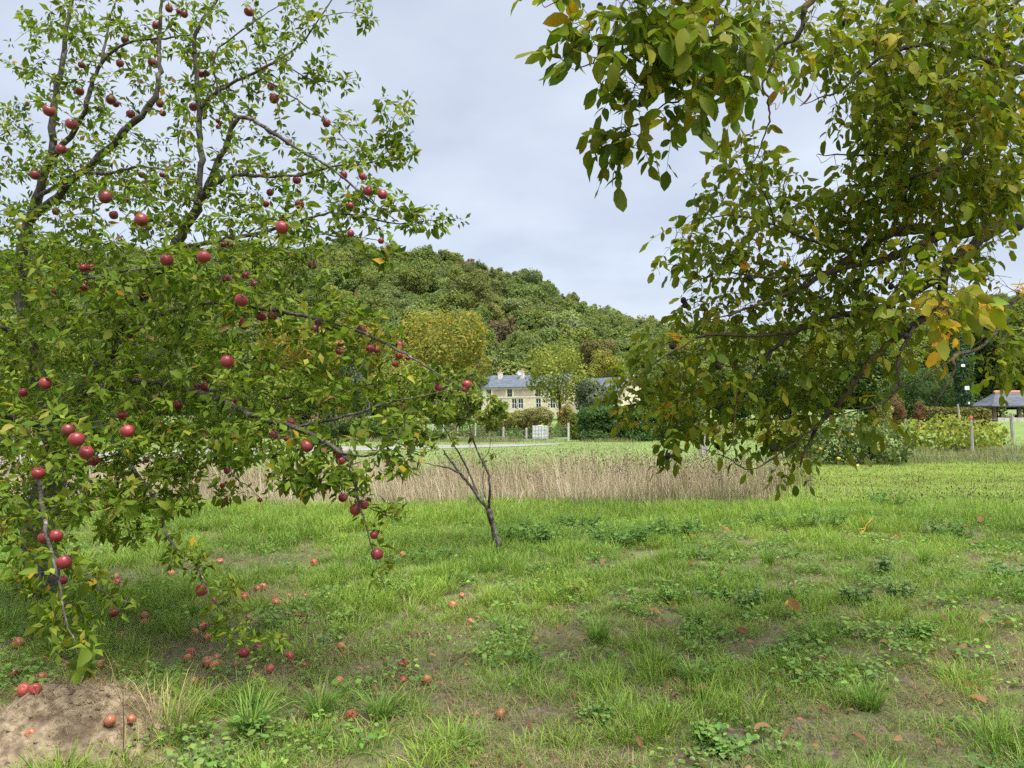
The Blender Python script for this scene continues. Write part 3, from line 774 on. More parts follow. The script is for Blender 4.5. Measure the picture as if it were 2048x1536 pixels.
def make_house():
    d = 150.0
    k = F / d
    left = at(963, 776, d + 4); right = at(1130, 768, d - 3)
    L = float(np.hypot(right[0] - left[0], right[1] - left[1])); ang = math.atan2(right[1] - left[1], right[0] - left[0])
    gz = 2.1; eave = left[2] - gz; dep = 7.5
    root = empty('stone_house', (left[0], left[1], gz)); root.rotation_euler.z = ang
    tag(root, 'long cream stone house with blue slate roof and two chimneys', 'house')
    z = lambda py: at(1000, py, d)[2] - gz
    xq = lambda px: (px - 963) / (1130 - 963) * L
    ops = []
    for px in (978, 1021, 1078, 1106):
        ops.append((xq(px) - 0.55, xq(px) + 0.55, z(795), z(776) - 0.15, 'u'))
    for px in (990, 1030, 1043, 1078, 1106):
        ops.append((xq(px) - 0.55, xq(px) + 0.55, max(z(817), 0.3), z(797), 'l'))
    g = Geo()
    for x0, x1, z0, z1 in wall_cells(L, eave, ops): g.box((x0, 0, z0), (x1, 0.5, z1))
    g.box((0, 0.5, 0), (0.5, dep, eave)); g.box((L - 0.5, 0.5, 0), (L, dep, eave)); g.box((0.5, dep - 0.5, 0), (L - 0.5, dep, eave))
    for x0 in (0.0, L - 0.5):
        g.add([(x0, 0, eave), (x0 + 0.5, 0, eave), (x0 + 0.5, dep, eave), (x0, dep, eave), (x0, dep / 2, eave + 2.35), (x0 + 0.5, dep / 2, eave + 2.35)],
              [(0, 1, 5, 4), (2, 3, 4, 5)], [(0, 4, 3), (1, 2, 5)])
    g.build('wall', M['cream'], root)
    pal = Geo()
    sc = z(794)
    ux = sorted([(o[0], o[1]) for o in ops if o[4] == 'u'])
    edges = [0.55] + [v for a, b in ux for v in (a - 0.4, b + 0.4)] + [L - 0.55]
    for i in range(0, len(edges), 2):
        if edges[i + 1] - edges[i] > 0.3:
            r = Geo(); r.box((edges[i], -0.02, sc + 0.2), (edges[i + 1], -0.002, eave - 0.45)); r.build('render_panel', M['render'], root)
    pal.box((-0.05, -0.08, sc - 0.1), (L + 0.05, -0.003, sc + 0.1)); pal.box((-0.1, -0.14, eave - 0.3), (L + 0.1, -0.004, eave))
    for o in ops:
        for s in range(4):
            w = 0.36 if s % 2 else 0.24; h = (o[3] - o[2]) / 4
            for xa, xb in ((o[0] - w, o[0] - 0.002), (o[1] + 0.002, o[1] + w)): pal.box((xa, -0.035, o[2] + s * h), (xb, -0.0015, o[2] + (s + 1) * h - 0.02))
    pal.build('stone_trim', M['pale_stone'], root)
    for o in ops:
        w = Geo(); w.box((o[0], 0.2, o[2]), (o[1], 0.24, o[3])); f = w.build('window', M['glass'], root)
        fr = Geo(); xm = (o[0] + o[1]) / 2; zm = (o[2] + o[3]) / 2
        for a in ((o[0], o[2], o[0] + 0.09, o[3]), (o[1] - 0.09, o[2], o[1], o[3]), (xm - 0.05, o[2], xm + 0.05, o[3])): fr.box((a[0], 0.13, a[1]), (a[2], 0.195, a[3]))
        for zb in ((o[2], o[2] + 0.09), (o[3] - 0.09, o[3]), (zm - 0.04, zm + 0.04)): fr.box((o[0] + 0.001, 0.135, zb[0]), (o[1] - 0.001, 0.19, zb[1]))
        if o[4] == 'l': fr.build('frame', M['white'], f)
        else: fr.build('frame', M['wood_grey'], f)
    rf = Geo(); ov = 0.35; zr = eave + 2.5
    rf.add([(-ov, -ov, eave - 0.05), (L + ov, -ov, eave - 0.05), (L + ov, dep / 2, zr), (-ov, dep / 2, zr), (L + ov, dep + ov, eave - 0.05), (-ov, dep + ov, eave - 0.05),
            (-ov, -ov, eave + 0.1), (L + ov, -ov, eave + 0.1), (L + ov, dep / 2, zr + 0.16), (-ov, dep / 2, zr + 0.16), (L + ov, dep + ov, eave + 0.1), (-ov, dep + ov, eave + 0.1)],
           [(6, 7, 8, 9), (9, 8, 10, 11), (1, 0, 3, 2), (2, 3, 5, 4), (0, 1, 7, 6), (5, 11, 10, 4), (0, 6, 9, 3), (3, 9, 11, 5), (1, 2, 8, 7), (2, 4, 10, 8)])
    roof = rf.build('roof', M['slate'], root)
    for px, hh in ((990, 1.5), (1035, 1.6)):
        c = Geo(); x = xq(px); c.box((x - 0.4, dep / 2 - 1.3, zr - 0.9), (x + 0.4, dep / 2 - 0.6, zr + hh * 0.45)); c.box((x - 0.47, dep / 2 - 1.37, zr + hh * 0.45), (x + 0.47, dep / 2 - 0.53, zr + hh * 0.45 + 0.12))
        ch = c.build('chimney', M['pale_stone'], root)
        p = Geo(); p.tube([(x, dep / 2 - 0.95, zr + hh * 0.45 + 0.12), (x, dep / 2 - 0.95, zr + hh * 0.45 + 0.75)], [0.2, 0.15], 8); p.build('chimney_pot', M['terracotta'], ch)
    x = xq(1033); ds = Geo(); a = np.linspace(0, 2 * np.pi, 16, endpoint=False); y0 = dep / 2 - 1.6; zc = zr + 0.55
    V = [(x, y0 + 0.12, zc)]
    for rr, yy in ((0.28, 0.09), (0.55, 0)):
        V += [(x + rr * math.cos(t), y0 + yy, zc + rr * math.sin(t)) for t in a]
    ds.add(V, [(1 + i, 1 + (i + 1) % 16, 17 + (i + 1) % 16, 17 + i) for i in range(16)], [(0, 1 + (i + 1) % 16, 1 + i) for i in range(16)])
    ds.tube([(x, y0 + 0.1, zc), (x, y0 + 0.45, zc - 0.2)], [0.04, 0.04], 5)
    ds.build('satellite_dish', M['white'], root)
make_house()

def make_barn():
    d = 140.0
    gz = 2.2
    left = at(1152, 790, d + 6); right = at(1243, 787, d - 2)
    L = float(np.hypot(right[0] - left[0], right[1] - left[1])); ang = math.atan2(right[1] - left[1], right[0] - left[0])
    eave = at(1200, 783, d)[2] - gz; zr = at(1200, 754, d)[2] - gz; dep = 6.5
    root = empty('stone_barn', (left[0], left[1], gz)); root.rotation_euler.z = ang
    tag(root, 'lower stone outbuilding with slate roof half hidden by the grey green bush', 'house')
    g = Geo(); g.box((0, 0, 0), (L, dep, eave))
    for x0 in (0.0, L - 0.4): g.add([(x0, 0, eave), (x0 + 0.4, 0, eave), (x0 + 0.4, dep, eave), (x0, dep, eave), (x0, dep / 2, zr - 0.05), (x0 + 0.4, dep / 2, zr - 0.05)], [(0, 1, 5, 4), (2, 3, 4, 5)], [(0, 4, 3), (1, 2, 5)])
    g.build('wall', M['cream'], root)
    rf = Geo(); ov = 0.3
    rf.add([(-ov, -ov, eave - 0.1), (L + 0.1, -ov, eave - 0.1), (L + 0.1, dep / 2, zr), (-ov, dep / 2, zr), (L + 0.1, dep + ov, eave - 0.1), (-ov, dep + ov, eave - 0.1),
            (-ov, -ov, eave + 0.05), (L + 0.1, -ov, eave + 0.05), (L + 0.1, dep / 2, zr + 0.15), (-ov, dep / 2, zr + 0.15), (L + 0.1, dep + ov, eave + 0.05), (-ov, dep + ov, eave + 0.05)],
           [(6, 7, 8, 9), (9, 8, 10, 11), (1, 0, 3, 2), (2, 3, 5, 4), (0, 1, 7, 6), (5, 11, 10, 4), (0, 6, 9, 3), (3, 9, 11, 5), (1, 2, 8, 7), (2, 4, 10, 8)])
    rf.build('roof', M['slate'], root)
    q = Geo(); q.box((L - 0.02, -0.31, eave - 0.25), (L + 0.35, -0.06, eave + 0.1))
    q.add([(L + 0.11, -0.3, eave), (L + 0.4, -0.3, eave), (L + 0.4, dep / 2, zr + 0.35), (L + 0.11, dep / 2, zr + 0.35), (L + 0.11, -0.3, eave - 0.4), (L + 0.4, -0.3, eave - 0.4), (L + 0.4, dep / 2, zr - 0.3), (L + 0.11, dep / 2, zr - 0.3)],
          [(0, 1, 2, 3), (4, 7, 6, 5), (0, 4, 5, 1), (3, 2, 6, 7), (0, 3, 7, 4), (1, 5, 6, 2)])
    q.build('gable_coping', M['render'], root)
make_barn()

def make_left_house():
    d = 120.0
    a = at(545, 800, d); b = at(660, 800, d)
    gz = float(ground_z(a[0], d)); top = at(600, 778, d)[2]
    root = tag(empty('stone_cottage', (a[0], d, gz)), 'pale rubble stone wall of a cottage glimpsed through the apple branches', 'house')
    g = Geo((a[0], d, gz)); g.box((a[0], d, gz), (b[0], d + 6, top)); g.build('wall', M['pale_stone'], root)
    rf = Geo((a[0], d, gz))
    rf.add([(a[0] - .3, d - .3, top + 0.02), (b[0] + .3, d - .3, top + 0.02), (b[0] + .3, d + 3, top + 2.2), (a[0] - .3, d + 3, top + 2.2), (b[0] + .3, d + 6.3, top + 0.02), (a[0] - .3, d + 6.3, top + 0.02)], [(0, 1, 2, 3), (3, 2, 4, 5), (0, 5, 4, 1)], [(0, 3, 5), (1, 4, 2)])
    rf.build('roof', M['slate'], root)
make_left_house()

def make_shelter():
    d = 80.0
    x0, x1 = at(1984, 811, d)[0], at(1984, 811, d)[0] + 11.5
    gz = float(ground_z(x0 + 4, d)); ez = at(2000, 811, d)[2]; rz = at(2030, 783, d)[2]
    y0, y1 = d, d + 5.0
    root = tag(empty('picnic_shelter', ((x0 + x1) / 2, d + 2.5, gz)), 'open picnic shelter with hipped slate roof and red ridge tiles', 'shelter')
    O = ((x0 + x1) / 2, d + 2.5, gz)
    ym = (y0 + y1) / 2; run = 1.95
    def ring(ix, iy, z): return [(x0 + ix, y0 + iy, z), (x1 - ix, y0 + iy, z), (x1 - ix, y1 - iy, z), (x0 + ix, y1 - iy, z)]
    h = rz - ez
    lv = [(0, 0, ez), (0.7, 0.85, ez + h * 0.24), (1.25, 1.6, ez + h * 0.55), (run, 2.42, rz)]
    V = []; f = []
    for l in lv: V += ring(*l)
    for i in range(len(lv) - 1):
        for k in range(4):
            f.append((i * 4 + k, i * 4 + (k + 1) % 4, (i + 1) * 4 + (k + 1) % 4, (i + 1) * 4 + k))
    f.append((12, 13, 14, 15))
    n0 = len(V); V += ring(0, 0, ez - 0.1); f += [(n0 + (k + 1) % 4, k if False else (k + 1) % 4, k, n0 + k) for k in range(4)]
    V2 = ring(0.15, 0.15, ez - 0.1); f.append((n0 + 3, n0 + 2, n0 + 1, n0))
    g = Geo(O); g.add(V, f); roof = g.build('roof', M['slate_pale'], root)
    nt = 24; w = (x1 - x0 - 2 * run + 0.3) / nt
    tile = None
    for i in range(nt):
        xa = x0 + run - 0.15 + i * w
        t = Geo((xa, ym, rz))
        a = np.linspace(0, math.pi, 6)
        ra, rb = 0.17, 0.2
        Vt = [(xa - 0.02, ym + ra * math.cos(q), rz - 0.03 + ra * 1.3 * math.sin(q)) for q in a] + [(xa + w, ym + rb * math.cos(q), rz - 0.03 + rb * 1.35 * math.sin(q)) for q in a]
        if tile is None:
            t.add(Vt, [(k, k + 1, k + 7, k + 6) for k in range(5)], [(0, k, k + 1) for k in range(1, 5)])
            o = t.build('ridge_tile', M['terracotta'], roof); tile = o.data
        else:
            o = link('ridge_tile', tile, None, roof)
        o.location = (xa - O[0], 0, rz - gz)
    # slates on the front slope and left hip, course by course
    for sx in np.linspace(x0 + 0.55, x1 - 0.55, 5):
        for sy in (y0 + 0.55, y1 - 0.55):
            p = Geo(O); p.box((sx - 0.16, sy - 0.16, gz), (sx + 0.16, sy + 0.16, ez - 0.02)); p.build('post', M['wood_dark'], root)
    bm = Geo(O)
    for sy in (y0 + 0.55, y1 - 0.55): bm.box((x0 + 0.3, sy - 0.1, ez - 0.02), (x1 - 0.3, sy + 0.1, ez + 0.16))
    bm.build('beam', M['wood_dark'], root)
    lw = Geo(O); xx = x0 + 0.75
    for i in range(14):
        ww = 0.62 + 0.2 * random.random()
        lw.box((xx, y0 + 0.25, gz - 0.1), (xx + ww - 0.03, y0 + 0.52, gz + 0.42 + 0.05 * random.random())); xx += ww
    lw.build('low_wall', M['concrete'], root)
    # picnic table inside
    tx = at(2046, 833, d + 2.5)[0]; T = (tx, d + 2.5, gz)
    tr = tag(empty('picnic_table', T), 'wooden picnic table inside the slate-roofed shelter', 'table')
    g = Geo(T); g.box((tx - 0.95, d + 2.1, gz + 0.72), (tx + 0.95, d + 2.9, gz + 0.79)); g.build('tabletop', M['wood_grey'], tr)
    for s in (-0.6, 0.6):
        g = Geo(T); g.box((tx + s - 0.09, d + 2.2, gz), (tx + s + 0.09, d + 2.8, gz + 0.718)); g.build('leg', M['wood_dark'], tr)
    for s in (1.65, 3.15):
        g = Geo(T); g.box((tx - 0.95, d + s, gz + 0.42), (tx + 0.95, d + s + 0.26, gz + 0.47)); g.box((tx - 0.7, d + s + 0.05, gz), (tx - 0.6, d + s + 0.2, gz + 0.418)); g.box((tx + 0.6, d + s + 0.05, gz), (tx + 0.7, d + s + 0.2, gz + 0.418)); g.build('bench', M['wood_grey'], tr)
make_shelter()

# ------------------------------------------------------------------ fences, posts, van
def far_fence():
    root = None
    pts = [(720, 884, 842), (744, 884, 846), (833, 884, 848), (848, 886, 850), (866, 886, 848), (887, 886, 848), (915, 888, 846), (951, 888, 846), (1007, 886, 854), (1053, 884, 856), (1095, 882, 852), (1137, 880, 846)]
    d0, d1 = 60.0, 57.0
    O = at(930, 886, 58.5); O[2] = float(ground_z(O[0], O[1]))
    root = tag(empty('wire_fence', O), 'pale concrete post and green wire mesh fence beyond the lane', 'fence')
    foot = []
    for i, (px, yb, yt) in enumerate(pts):
        d = d0 + (d1 - d0) * (px - 720) / 417
        b = at(px, yb, d); b[2] = float(ground_z(b[0], d)); t = at(px, yt, d)
        w = 0.055 if px < 1000 else 0.07
        p = Geo(O); p.box((b[0] - w, d - w, b[2] - 0.1), (b[0] + w, d + w, t[2])); p.build('post', M['concrete'], root)
        foot.append((b[0], d, b[2], t[2]))
    g = Geo(O)
    for (xa, da, za, ta), (xb, db, zb, tb) in zip(foot[:-1], foot[1:]):
        n = max(2, int((xb - xa) / 0.14))
        for j in range(1, n):
            t = j / n; x = xa + (xb - xa) * t; y = da + (db - da) * t
            g.box((x - 0.006, y - 0.09, za + 0.02), (x + 0.006, y - 0.08, za + (ta - za) * (1 - t) * 0.92 + (tb - zb) * t * 0.92))
        for zf in np.linspace(0.04, 0.9, 9):
            g.tube([(xa, da - 0.085, za + (ta - za) * zf), (xb, db - 0.085, zb + (tb - zb) * zf)], [0.006, 0.006], 3, cap=False)
    g.build('wire_mesh', M['wire'], root)
far_fence()

def post(px, yb, yt, d, w, label, lean=0.0, mat='wood_grey', group=None, cat='post'):
    b = at(px, yb, d); b[2] = float(ground_z(b[0], d)); t = at(px, yt, d); h = t[2] - b[2]
    g = Geo(b)
    n = 5
    P = [(b[0] + lean * h * i / n + 0.01 * random.uniform(-1, 1), d, b[2] - 0.15 * (i == 0) + h * i / n) for i in range(n + 1)]
    g.tube(P, [w / 2 * (1.05 - 0.03 * i) for i in range(n + 1)], 7)
    o = g.build('wooden_post', M[mat]); tag(o, label, cat, group); o.location = b
    return P[-1], P[0]
tops = []
p1 = post(1945, 907, 836, 37.5, 0.16, 'grey wooden vine post with red tip among the yellow vines', -0.02)
p2 = post(2027, 893, 826, 47, 0.22, 'thick grey wooden post in front of the shelter', -0.04)
p3 = post(1926, 893, 808, 48, 0.14, 'leaning pale post in front of the clipped hedge', -0.1)
p4 = post(1812, 905, 838, 39, 0.14, 'grey post between the quince bush and the vines', 0.0)
p5 = post(1404, 912, 872, 34, 0.30, 'short thick grey post behind the hanging walnut twigs', 0.02)
p6 = post(1413, 912, 855, 34.6, 0.16, 'slim tall post just behind the thick grey one', 0.0)
g = Geo(); b = np.array(p1[0]); g.tube([b + (0, 0, -0.03), b + (0.03, 0, 0.1)], [0.1, 0.06], 7)
o = g.build('red_cap', noise_mat('red_cap', (0.45, 0.06, 0.03), (0.6, 0.1, 0.04), 5, 3, 0.6)); tag(o, 'small red cap on the tip of the vine post', 'cap')
def wires():
    for (a, b, lab) in ((p4[0], p1[0], 'thin slack wire strung between two vine posts'), (p1[0], p2[0], 'thin wire running from vine post to thick shelter-side post')):
        a, b = np.array(a), np.array(b)
        g = Geo(a)
        t = np.linspace(0, 1, 12)[:, None]
        P = a * (1 - t) + b * t; P[:, 2] -= 0.12 * np.sin(np.pi * t[:, 0]) + 0.12
        g.tube(P, np.full(12, 0.006), 4); o = g.build('fence_wire', M['steel']); o.location = a; tag(o, lab, 'wire')
wires()
post(1850, 850, 812, 69, 0.2, 'pale rounded stone bollard at the end of the clipped hedge', 0, 'concrete')

def water_tank():
    d = 61.0
    c = at(1080, 880, d); x = c[0]; gz = float(ground_z(x, d)); O = (x, d, gz)
    root = tag(empty('water_tank', O), 'white caged plastic water tank behind the wire fence', 'tank')
    g = Geo(O); g.box((x - 0.58, d - 0.5, gz + 0.16), (x + 0.58, d + 0.5, gz + 1.12)); g.tube([(x, d, gz + 1.12), (x, d, gz + 1.2)], [0.18, 0.18], 12); g.build('body', M['white'], root)
    g = Geo(O)
    for k in range(6):
        xx = x - 0.6 + 1.2 * k / 5
        for yy in (d - 0.53, d + 0.53): g.tube([(xx, yy, gz + 0.14), (xx, yy, gz + 1.16)], [0.014, 0.014], 5)
    for zz in (0.3, 0.58, 0.86, 1.14):
        for yy in (d - 0.55, d + 0.55): g.tube([(x - 0.61, yy, gz + zz), (x + 0.61, yy, gz + zz)], [0.014, 0.014], 5)
        for xx in (x - 0.62, x + 0.62): g.tube([(xx, d - 0.55, gz + zz), (xx, d + 0.55, gz + zz)], [0.014, 0.014], 5)
    g.build('cage', M['steel'], root)
    g = Geo(O)
    for k in (-0.5, 0, 0.5): g.box((x + k - 0.08, d - 0.55, gz), (x + k + 0.08, d + 0.55, gz + 0.12))
    g.box((x - 0.62, d - 0.55, gz + 0.12), (x + 0.62, d + 0.55, gz + 0.155)); g.build('pallet', M['wood_grey'], root)
water_tank()

# ------------------------------------------------------------------ quince bush, vines
LEAF = leaf_template(0.55, 0.28, 0.2, 0.02)
def lite(w, f, c, t=0.0): return (np.array([(0, 0, 0), (0.48, 0, c * 0.25), (1, t, c), (0.45, w, c * 0.2 + f), (0.42, -w, c * 0.2 + f * 0.8)]), np.zeros((0, 4), int), np.array([(0, 1, 3), (1, 2, 3), (1, 0, 4), (2, 1, 4)]))
LEAF_LITE = [lite(0.28, 0.08, -0.2), lite(0.2, 0.2, -0.35, 0.1), lite(0.32, 0.03, 0.1, -0.08), lite(0.25, -0.08, -0.45), lite(0.14, 0.24, -0.1, 0.05)]
WALNUT_SHAPES = [leaf_template(0.52, 0.16, 0.12, 0.012, 0.82), leaf_template(0.45, 0.5, 0.3, 0.02, 0.76), leaf_template(0.58, 0.05, -0.1, 0.03, 0.86), leaf_template(0.48, 0.3, 0.4, 0.015, 0.78)]
LEAF_ROUND = leaf_template(0.8, 0.2, 0.12, 0.03, 0.7)
LEAF_WALNUT = leaf_template(0.5, 0.16, 0.12, 0.012, 0.68)

def leaf_bush(name, label, cat, px0, px1, yt, yb, d, palette, weights, n, size, tpl, mat='leaf', lumps=9, depth=0.8, droop=0.5, stems=7, group=None):
    cx = at((px0 + px1) / 2, 800, d)[0]; r = (px1 - px0) / 2 / F * d
    gz = float(ground_z(cx, d)); zt = at(1024, yt, d)[2]; zb = max(gz + 0.02, at(1024, yb, d)[2]); h = zt - zb
    root = tag(empty(name, (cx, d, gz)), label, cat, group)
    L = []
    for i in range(lumps):
        u = random.uniform(-0.8, 0.8); rr = random.uniform(0.22, 0.36) * min(r, h) * 1.25
        L.append((cx + u * r, d + random.uniform(-0.5, 0.5) * r * depth, zb + rr * 0.8 + random.random() * max(0.01, h * math.sqrt(1 - u * u * 0.75) - 1.7 * rr), rr * 1.25, rr * 1.2, rr))
    cl = Cloud()
    lb = [random.uniform(0.8, 1.2) for _ in L]
    lump_cloud(cl, L, n, size, lambda m, k: pick_cols(palette, weights, m) * np.array([lb[i] for i in k])[:, None], tpl, 0.45, droop, 0.8)
    me = cl.mesh('foliage', (cx, d, gz)); o = link('foliage', me, M[mat], root); o['kind'] = 'stuff'
    g = Geo((cx, d, gz))
    for i in range(stems):
        t = L[i % len(L)]
        b = np.array([cx + random.uniform(-0.25, 0.25) * r, d + random.uniform(-0.2, 0.2) * r, gz - 0.05]); e = np.array(t[:3])
        g.tube([b, (b * 0.6 + e * 0.4) + np.array([0, 0, 0.1 * h]), e], [0.035, 0.025, 0.008], 5)
    g.build('stems', M['bark_apple'], root, True)
    return root
leaf_bush('quince_bush', 'dark leafy quince bush with yellow fruit under the walnut branches', 'bush', 1620, 1800, 826, 934, 27.0, [(0.085, 0.14, 0.045), (0.14, 0.19, 0.06), (0.25, 0.27, 0.10), (0.05, 0.09, 0.03)], [4, 4, 3, 2], 7500, 0.10, LEAF_ROUND, lumps=16, stems=9)
leaf_bush('vine_row', 'yellow green grape vines on the wires around the red-tipped post', 'vine', 1812, 2000, 824, 906, 38.5, [(0.27, 0.31, 0.055), (0.34, 0.34, 0.06), (0.18, 0.23, 0.05)], [4, 2, 3], 3800, 0.16, LEAF_ROUND, lumps=15, depth=0.5)
leaf_bush('vine_row', 'paler low vines and weeds left of the quince bush', 'vine', 1540, 1640, 846, 915, 31.0, [(0.28, 0.30, 0.07), (0.19, 0.22, 0.06)], [3, 3], 1600, 0.14, LEAF_ROUND, lumps=10, depth=0.5)

# ------------------------------------------------------------------ branches
def smooth_path(P, n):
    """Catmull-Rom through points with radius column"""
    P = np.asarray(P, float)
    Q = np.vstack([2 * P[0] - P[1], P, 2 * P[-1] - P[-2]])
    out = []
    for i in range(1, len(Q) - 2):
        for t in np.linspace(0, 1, n, endpoint=False):
            a, b, c, e = Q[i - 1], Q[i], Q[i + 1], Q[i + 2]
            out.append(0.5 * ((2 * b) + (-a + c) * t + (2 * a - 5 * b + 4 * c - e) * t * t + (-a + 3 * b - 3 * c + e) * t ** 3))
    out.append(P[-1])
    return np.array(out)

class Tree:
    def __init__(s, root, bark):
        s.root, s.bark = root, bark
        s.thin = 0.66
        s.o = np.array(root.location)
        s.N, s.R, s.D = [], [], []
        s.twigs = []
    def limb(s, pts, name='branch', sub=5, wob=0.012, sides=9, world=False):
        P = np.array([np.append(p[:3] if world else at(*p[:3]), p[3]) for p in pts])
        if name == 'branch': P[:, 3] *= s.thin
        Q = smooth_path(P, sub)
        Q[1:-1, :3] += wob * rng.normal(size=(len(Q) - 2, 3)) * np.clip(Q[1:-1, 3:4] * 25, 0.25, 1)
        R = np.maximum(Q[:, 3], 0.0015) * (1 + 0.07 * rng.normal(size=len(Q)))
        g = Geo(s.o); g.tube(Q[:, :3], R, sides if Q[0, 3] > 0.02 else 6)
        g.build(name, s.bark, s.root, True)
        T = nrm(np.gradient(Q[:, :3], axis=0))
        for q, r, t in zip(Q[:, :3], R, T): s.N.append(q); s.R.append(r); s.D.append(t)
        return Q
    def grow(s, targets, rmax=0.011, wob=0.03, sag=0.0, maxlen=1.6):
        """connect target points to the tree with curved twigs, nearest first"""
        T = np.asarray(targets, float)
        if not hasattr(s, 'n_limb'): s.n_limb = len(s.N)
        N = np.array(s.N); R = list(s.R); D = list(s.D)
        dist = np.min(np.linalg.norm(T[:, None] - N[None], axis=2), axis=1)
        NN = np.zeros((len(N) + 14 * len(T) + 10, 3)); NN[:len(N)] = N; n = len(N)
        for i in np.argsort(dist):
            t = T[i]
            dd = np.linalg.norm(NN[:n] - t, axis=1)
            j = int(np.argmin(dd))
            L = dd[j]
            if L < 0.02 or L > maxlen: continue
            p0 = NN[j].copy(); v = t - p0
            k = int(np.clip(L / 0.07, 3, 12))
            u = np.linspace(0, 1, k + 1)[:, None]
            c1 = p0 + (D[j] * 0.45 + nrm(v) * 0.3) * L * 0.5
            c2 = t - nrm(v + np.array([0, 0, -sag * L])) * L * 0.3
            P = (1 - u) ** 3 * p0 + 3 * u * (1 - u) ** 2 * c1 + 3 * u * u * (1 - u) * c2 + u ** 3 * t
            P[1:-1] += wob * L * 0.35 * rng.normal(size=(k - 1, 3))
            r0 = min(R[j] * 0.7, rmax, 0.0022 + 0.009 * L)
            r0 = max(r0, 0.0018)
            rad = np.linspace(r0, max(0.0011, r0 * 0.3), k + 1)
            s.twigs.append((P, rad))
            dirs = nrm(np.gradient(P, axis=0))
            NN[n:n + k] = P[1:]; n += k
            R += list(rad[1:]); D += list(dirs[1:])
        s.N = list(NN[:n]); s.R = R; s.D = D
    def build_twigs(s):
        g = Geo(s.o)
        for P, r in s.twigs: g.tube(P, r, 4 if r[0] < 0.006 else 5, cap=False)
        o = g.build('twigs', s.bark, s.root, True); o['kind'] = 'stuff'

def region_points(regions):
    """points filling image-space ellipses between two depths: (cx, cy, rx, ry, d0, d1, n)"""
    out = []
    for (cx, cy, rx, ry, d0, d1, n) in regions:
        for _ in range(n):
            a = random.uniform(0, 6.283); q = math.sqrt(random.random())
            out.append(at(cx + rx * q * math.cos(a), cy + ry * q * math.sin(a), random.uniform(d0, d1)))
    return out

def place_leaves(tree, tpl, pos, D, U, size, cols, n_single, mat, lite=None):
    """the n_single leaves that show largest become parts of their own, the rest one foliage part"""
    x, y, w = proj(pos)
    score = np.asarray(size) / w
    inside = (x > 5) & (x < 2043) & (y > 5) & (y < 1531)
    score = np.where(inside, score, 0) * np.abs(np.sum(nrm(U) * nrm(pos - np.array([0, 0, CAM_H])), 1)).clip(0.25, 1)
    idx = np.argsort(-score)[:n_single]
    rest = np.setdiff1d(np.arange(len(pos)), idx)
    cl = Cloud()
    shapes = lite if isinstance(lite, list) else [tpl]
    which = rng.integers(0, len(shapes), len(rest))
    for w_, sh in enumerate(shapes):
        q = rest[which == w_]
        cl.add(*leaf_cloud(sh, pos[q], D[q], U[q], np.asarray(size)[q], cols[q]))
    o = link('foliage', cl.mesh('foliage', tree.o), mat, tree.root); o['kind'] = 'stuff'
    T, f4, f3 = tpl
    cache = {}
    for i in idx:
        v_ = random.randrange(4); key = (v_,) + tuple(np.round(np.log(np.maximum(cols[i], 0.004)) * 2.2).astype(int))
        if key not in cache:
            T, f4, f3 = leaf_template(0.5 + 0.05 * v_, (0.2, 0.5, 0.1, 0.35)[v_], (0.15, 0.35, -0.1, 0.5)[v_], 0.02, 0.64)
            cache[key] = make_mesh('leaf', T, [f4, f3], np.tile(cols[i], (len(T), 1))); cache[key].materials.append(mat)
        ex, ey, ez = frames(D[i:i + 1], U[i:i + 1])
        m = Matrix([[ex[0][k] * size[i], ey[0][k] * size[i], ez[0][k] * size[i], pos[i][k] - tree.o[k]] for k in range(3)] + [[0, 0, 0, 1]])
        l = bpy.data.objects.new('leaf', cache[key]); C.objects.link(l); l.parent = tree.root; l.matrix_local = m

def clear_limbs(tree, pos, prob, rmin=0.0085, pad=7):
    """thin out the leaves that hang right in front of the boughs"""
    N = np.array(tree.N)[:tree.n_limb]; R = np.array(tree.R)[:tree.n_limb]
    m = R > rmin; N, R = N[m], R[m]
    lx, ly, lw = proj(N); x, y, w = proj(pos)
    keep = np.ones(len(pos), bool)
    u = rng.random(len(pos))
    for a, b, c, r in zip(lx, ly, lw, R):
        keep &= ~((np.hypot(x - a, y - b) < r / c * F + pad) & (w < c + 0.05) & (u < prob))
    return keep

# ------------------------------------------------------------------ apples
def apple_mesh(nm, squash=1.0, skew=0.0, k=14, seed=0):
    r = np.random.default_rng(seed)
    prof = []
    for t in np.linspace(0, math.pi, 11):
        rr = math.sin(t); z = math.cos(t)
        if t < 0.9: z -= 0.34 * (1 - t / 0.9) ** 1.6
        if t > 2.45: z += 0.20 * ((t - 2.45) / 0.69) ** 1.4
        rr = max(rr, 0.03) * (1.0 + 0.06 * math.cos(t))
        prof.append((rr, z * 1.04))
    a = np.linspace(0, 2 * np.pi, k, endpoint=False)
    lob = 1 + 0.035 * np.cos(5 * a + 1) + 0.06 * np.cos(a + seed)
    V = []
    for rr, z in prof:
        for q, l in zip(a, lob): V.append((rr * l * math.cos(q) + skew * z, rr * l * math.sin(q), z * squash))
    f = [(j * k + i, (j + 1) * k + i, (j + 1) * k + (i + 1) % k, j * k + (i + 1) % k) for j in range(10) for i in range(k)]
    return make_mesh(nm, np.array(V), np.array(f))
APPLE = {}
def apple_data(kind):
    v = random.randrange(3)
    if (kind, v) not in APPLE:
        me = apple_mesh('apple', (1.0, 0.93, 1.04)[v] * (0.9 if 'rot' in kind else 1), (0.0, 0.07, -0.05)[v], 14, v)
        me.materials.append(M[kind]); APPLE[(kind, v)] = me
    return APPLE[(kind, v)]
_sg = Geo(); _sg.tube([(0, 0, 0.5), (0.03, 0, 0.8), (0.1, 0.03, 1.2)], [0.05, 0.04, 0.06], 5)
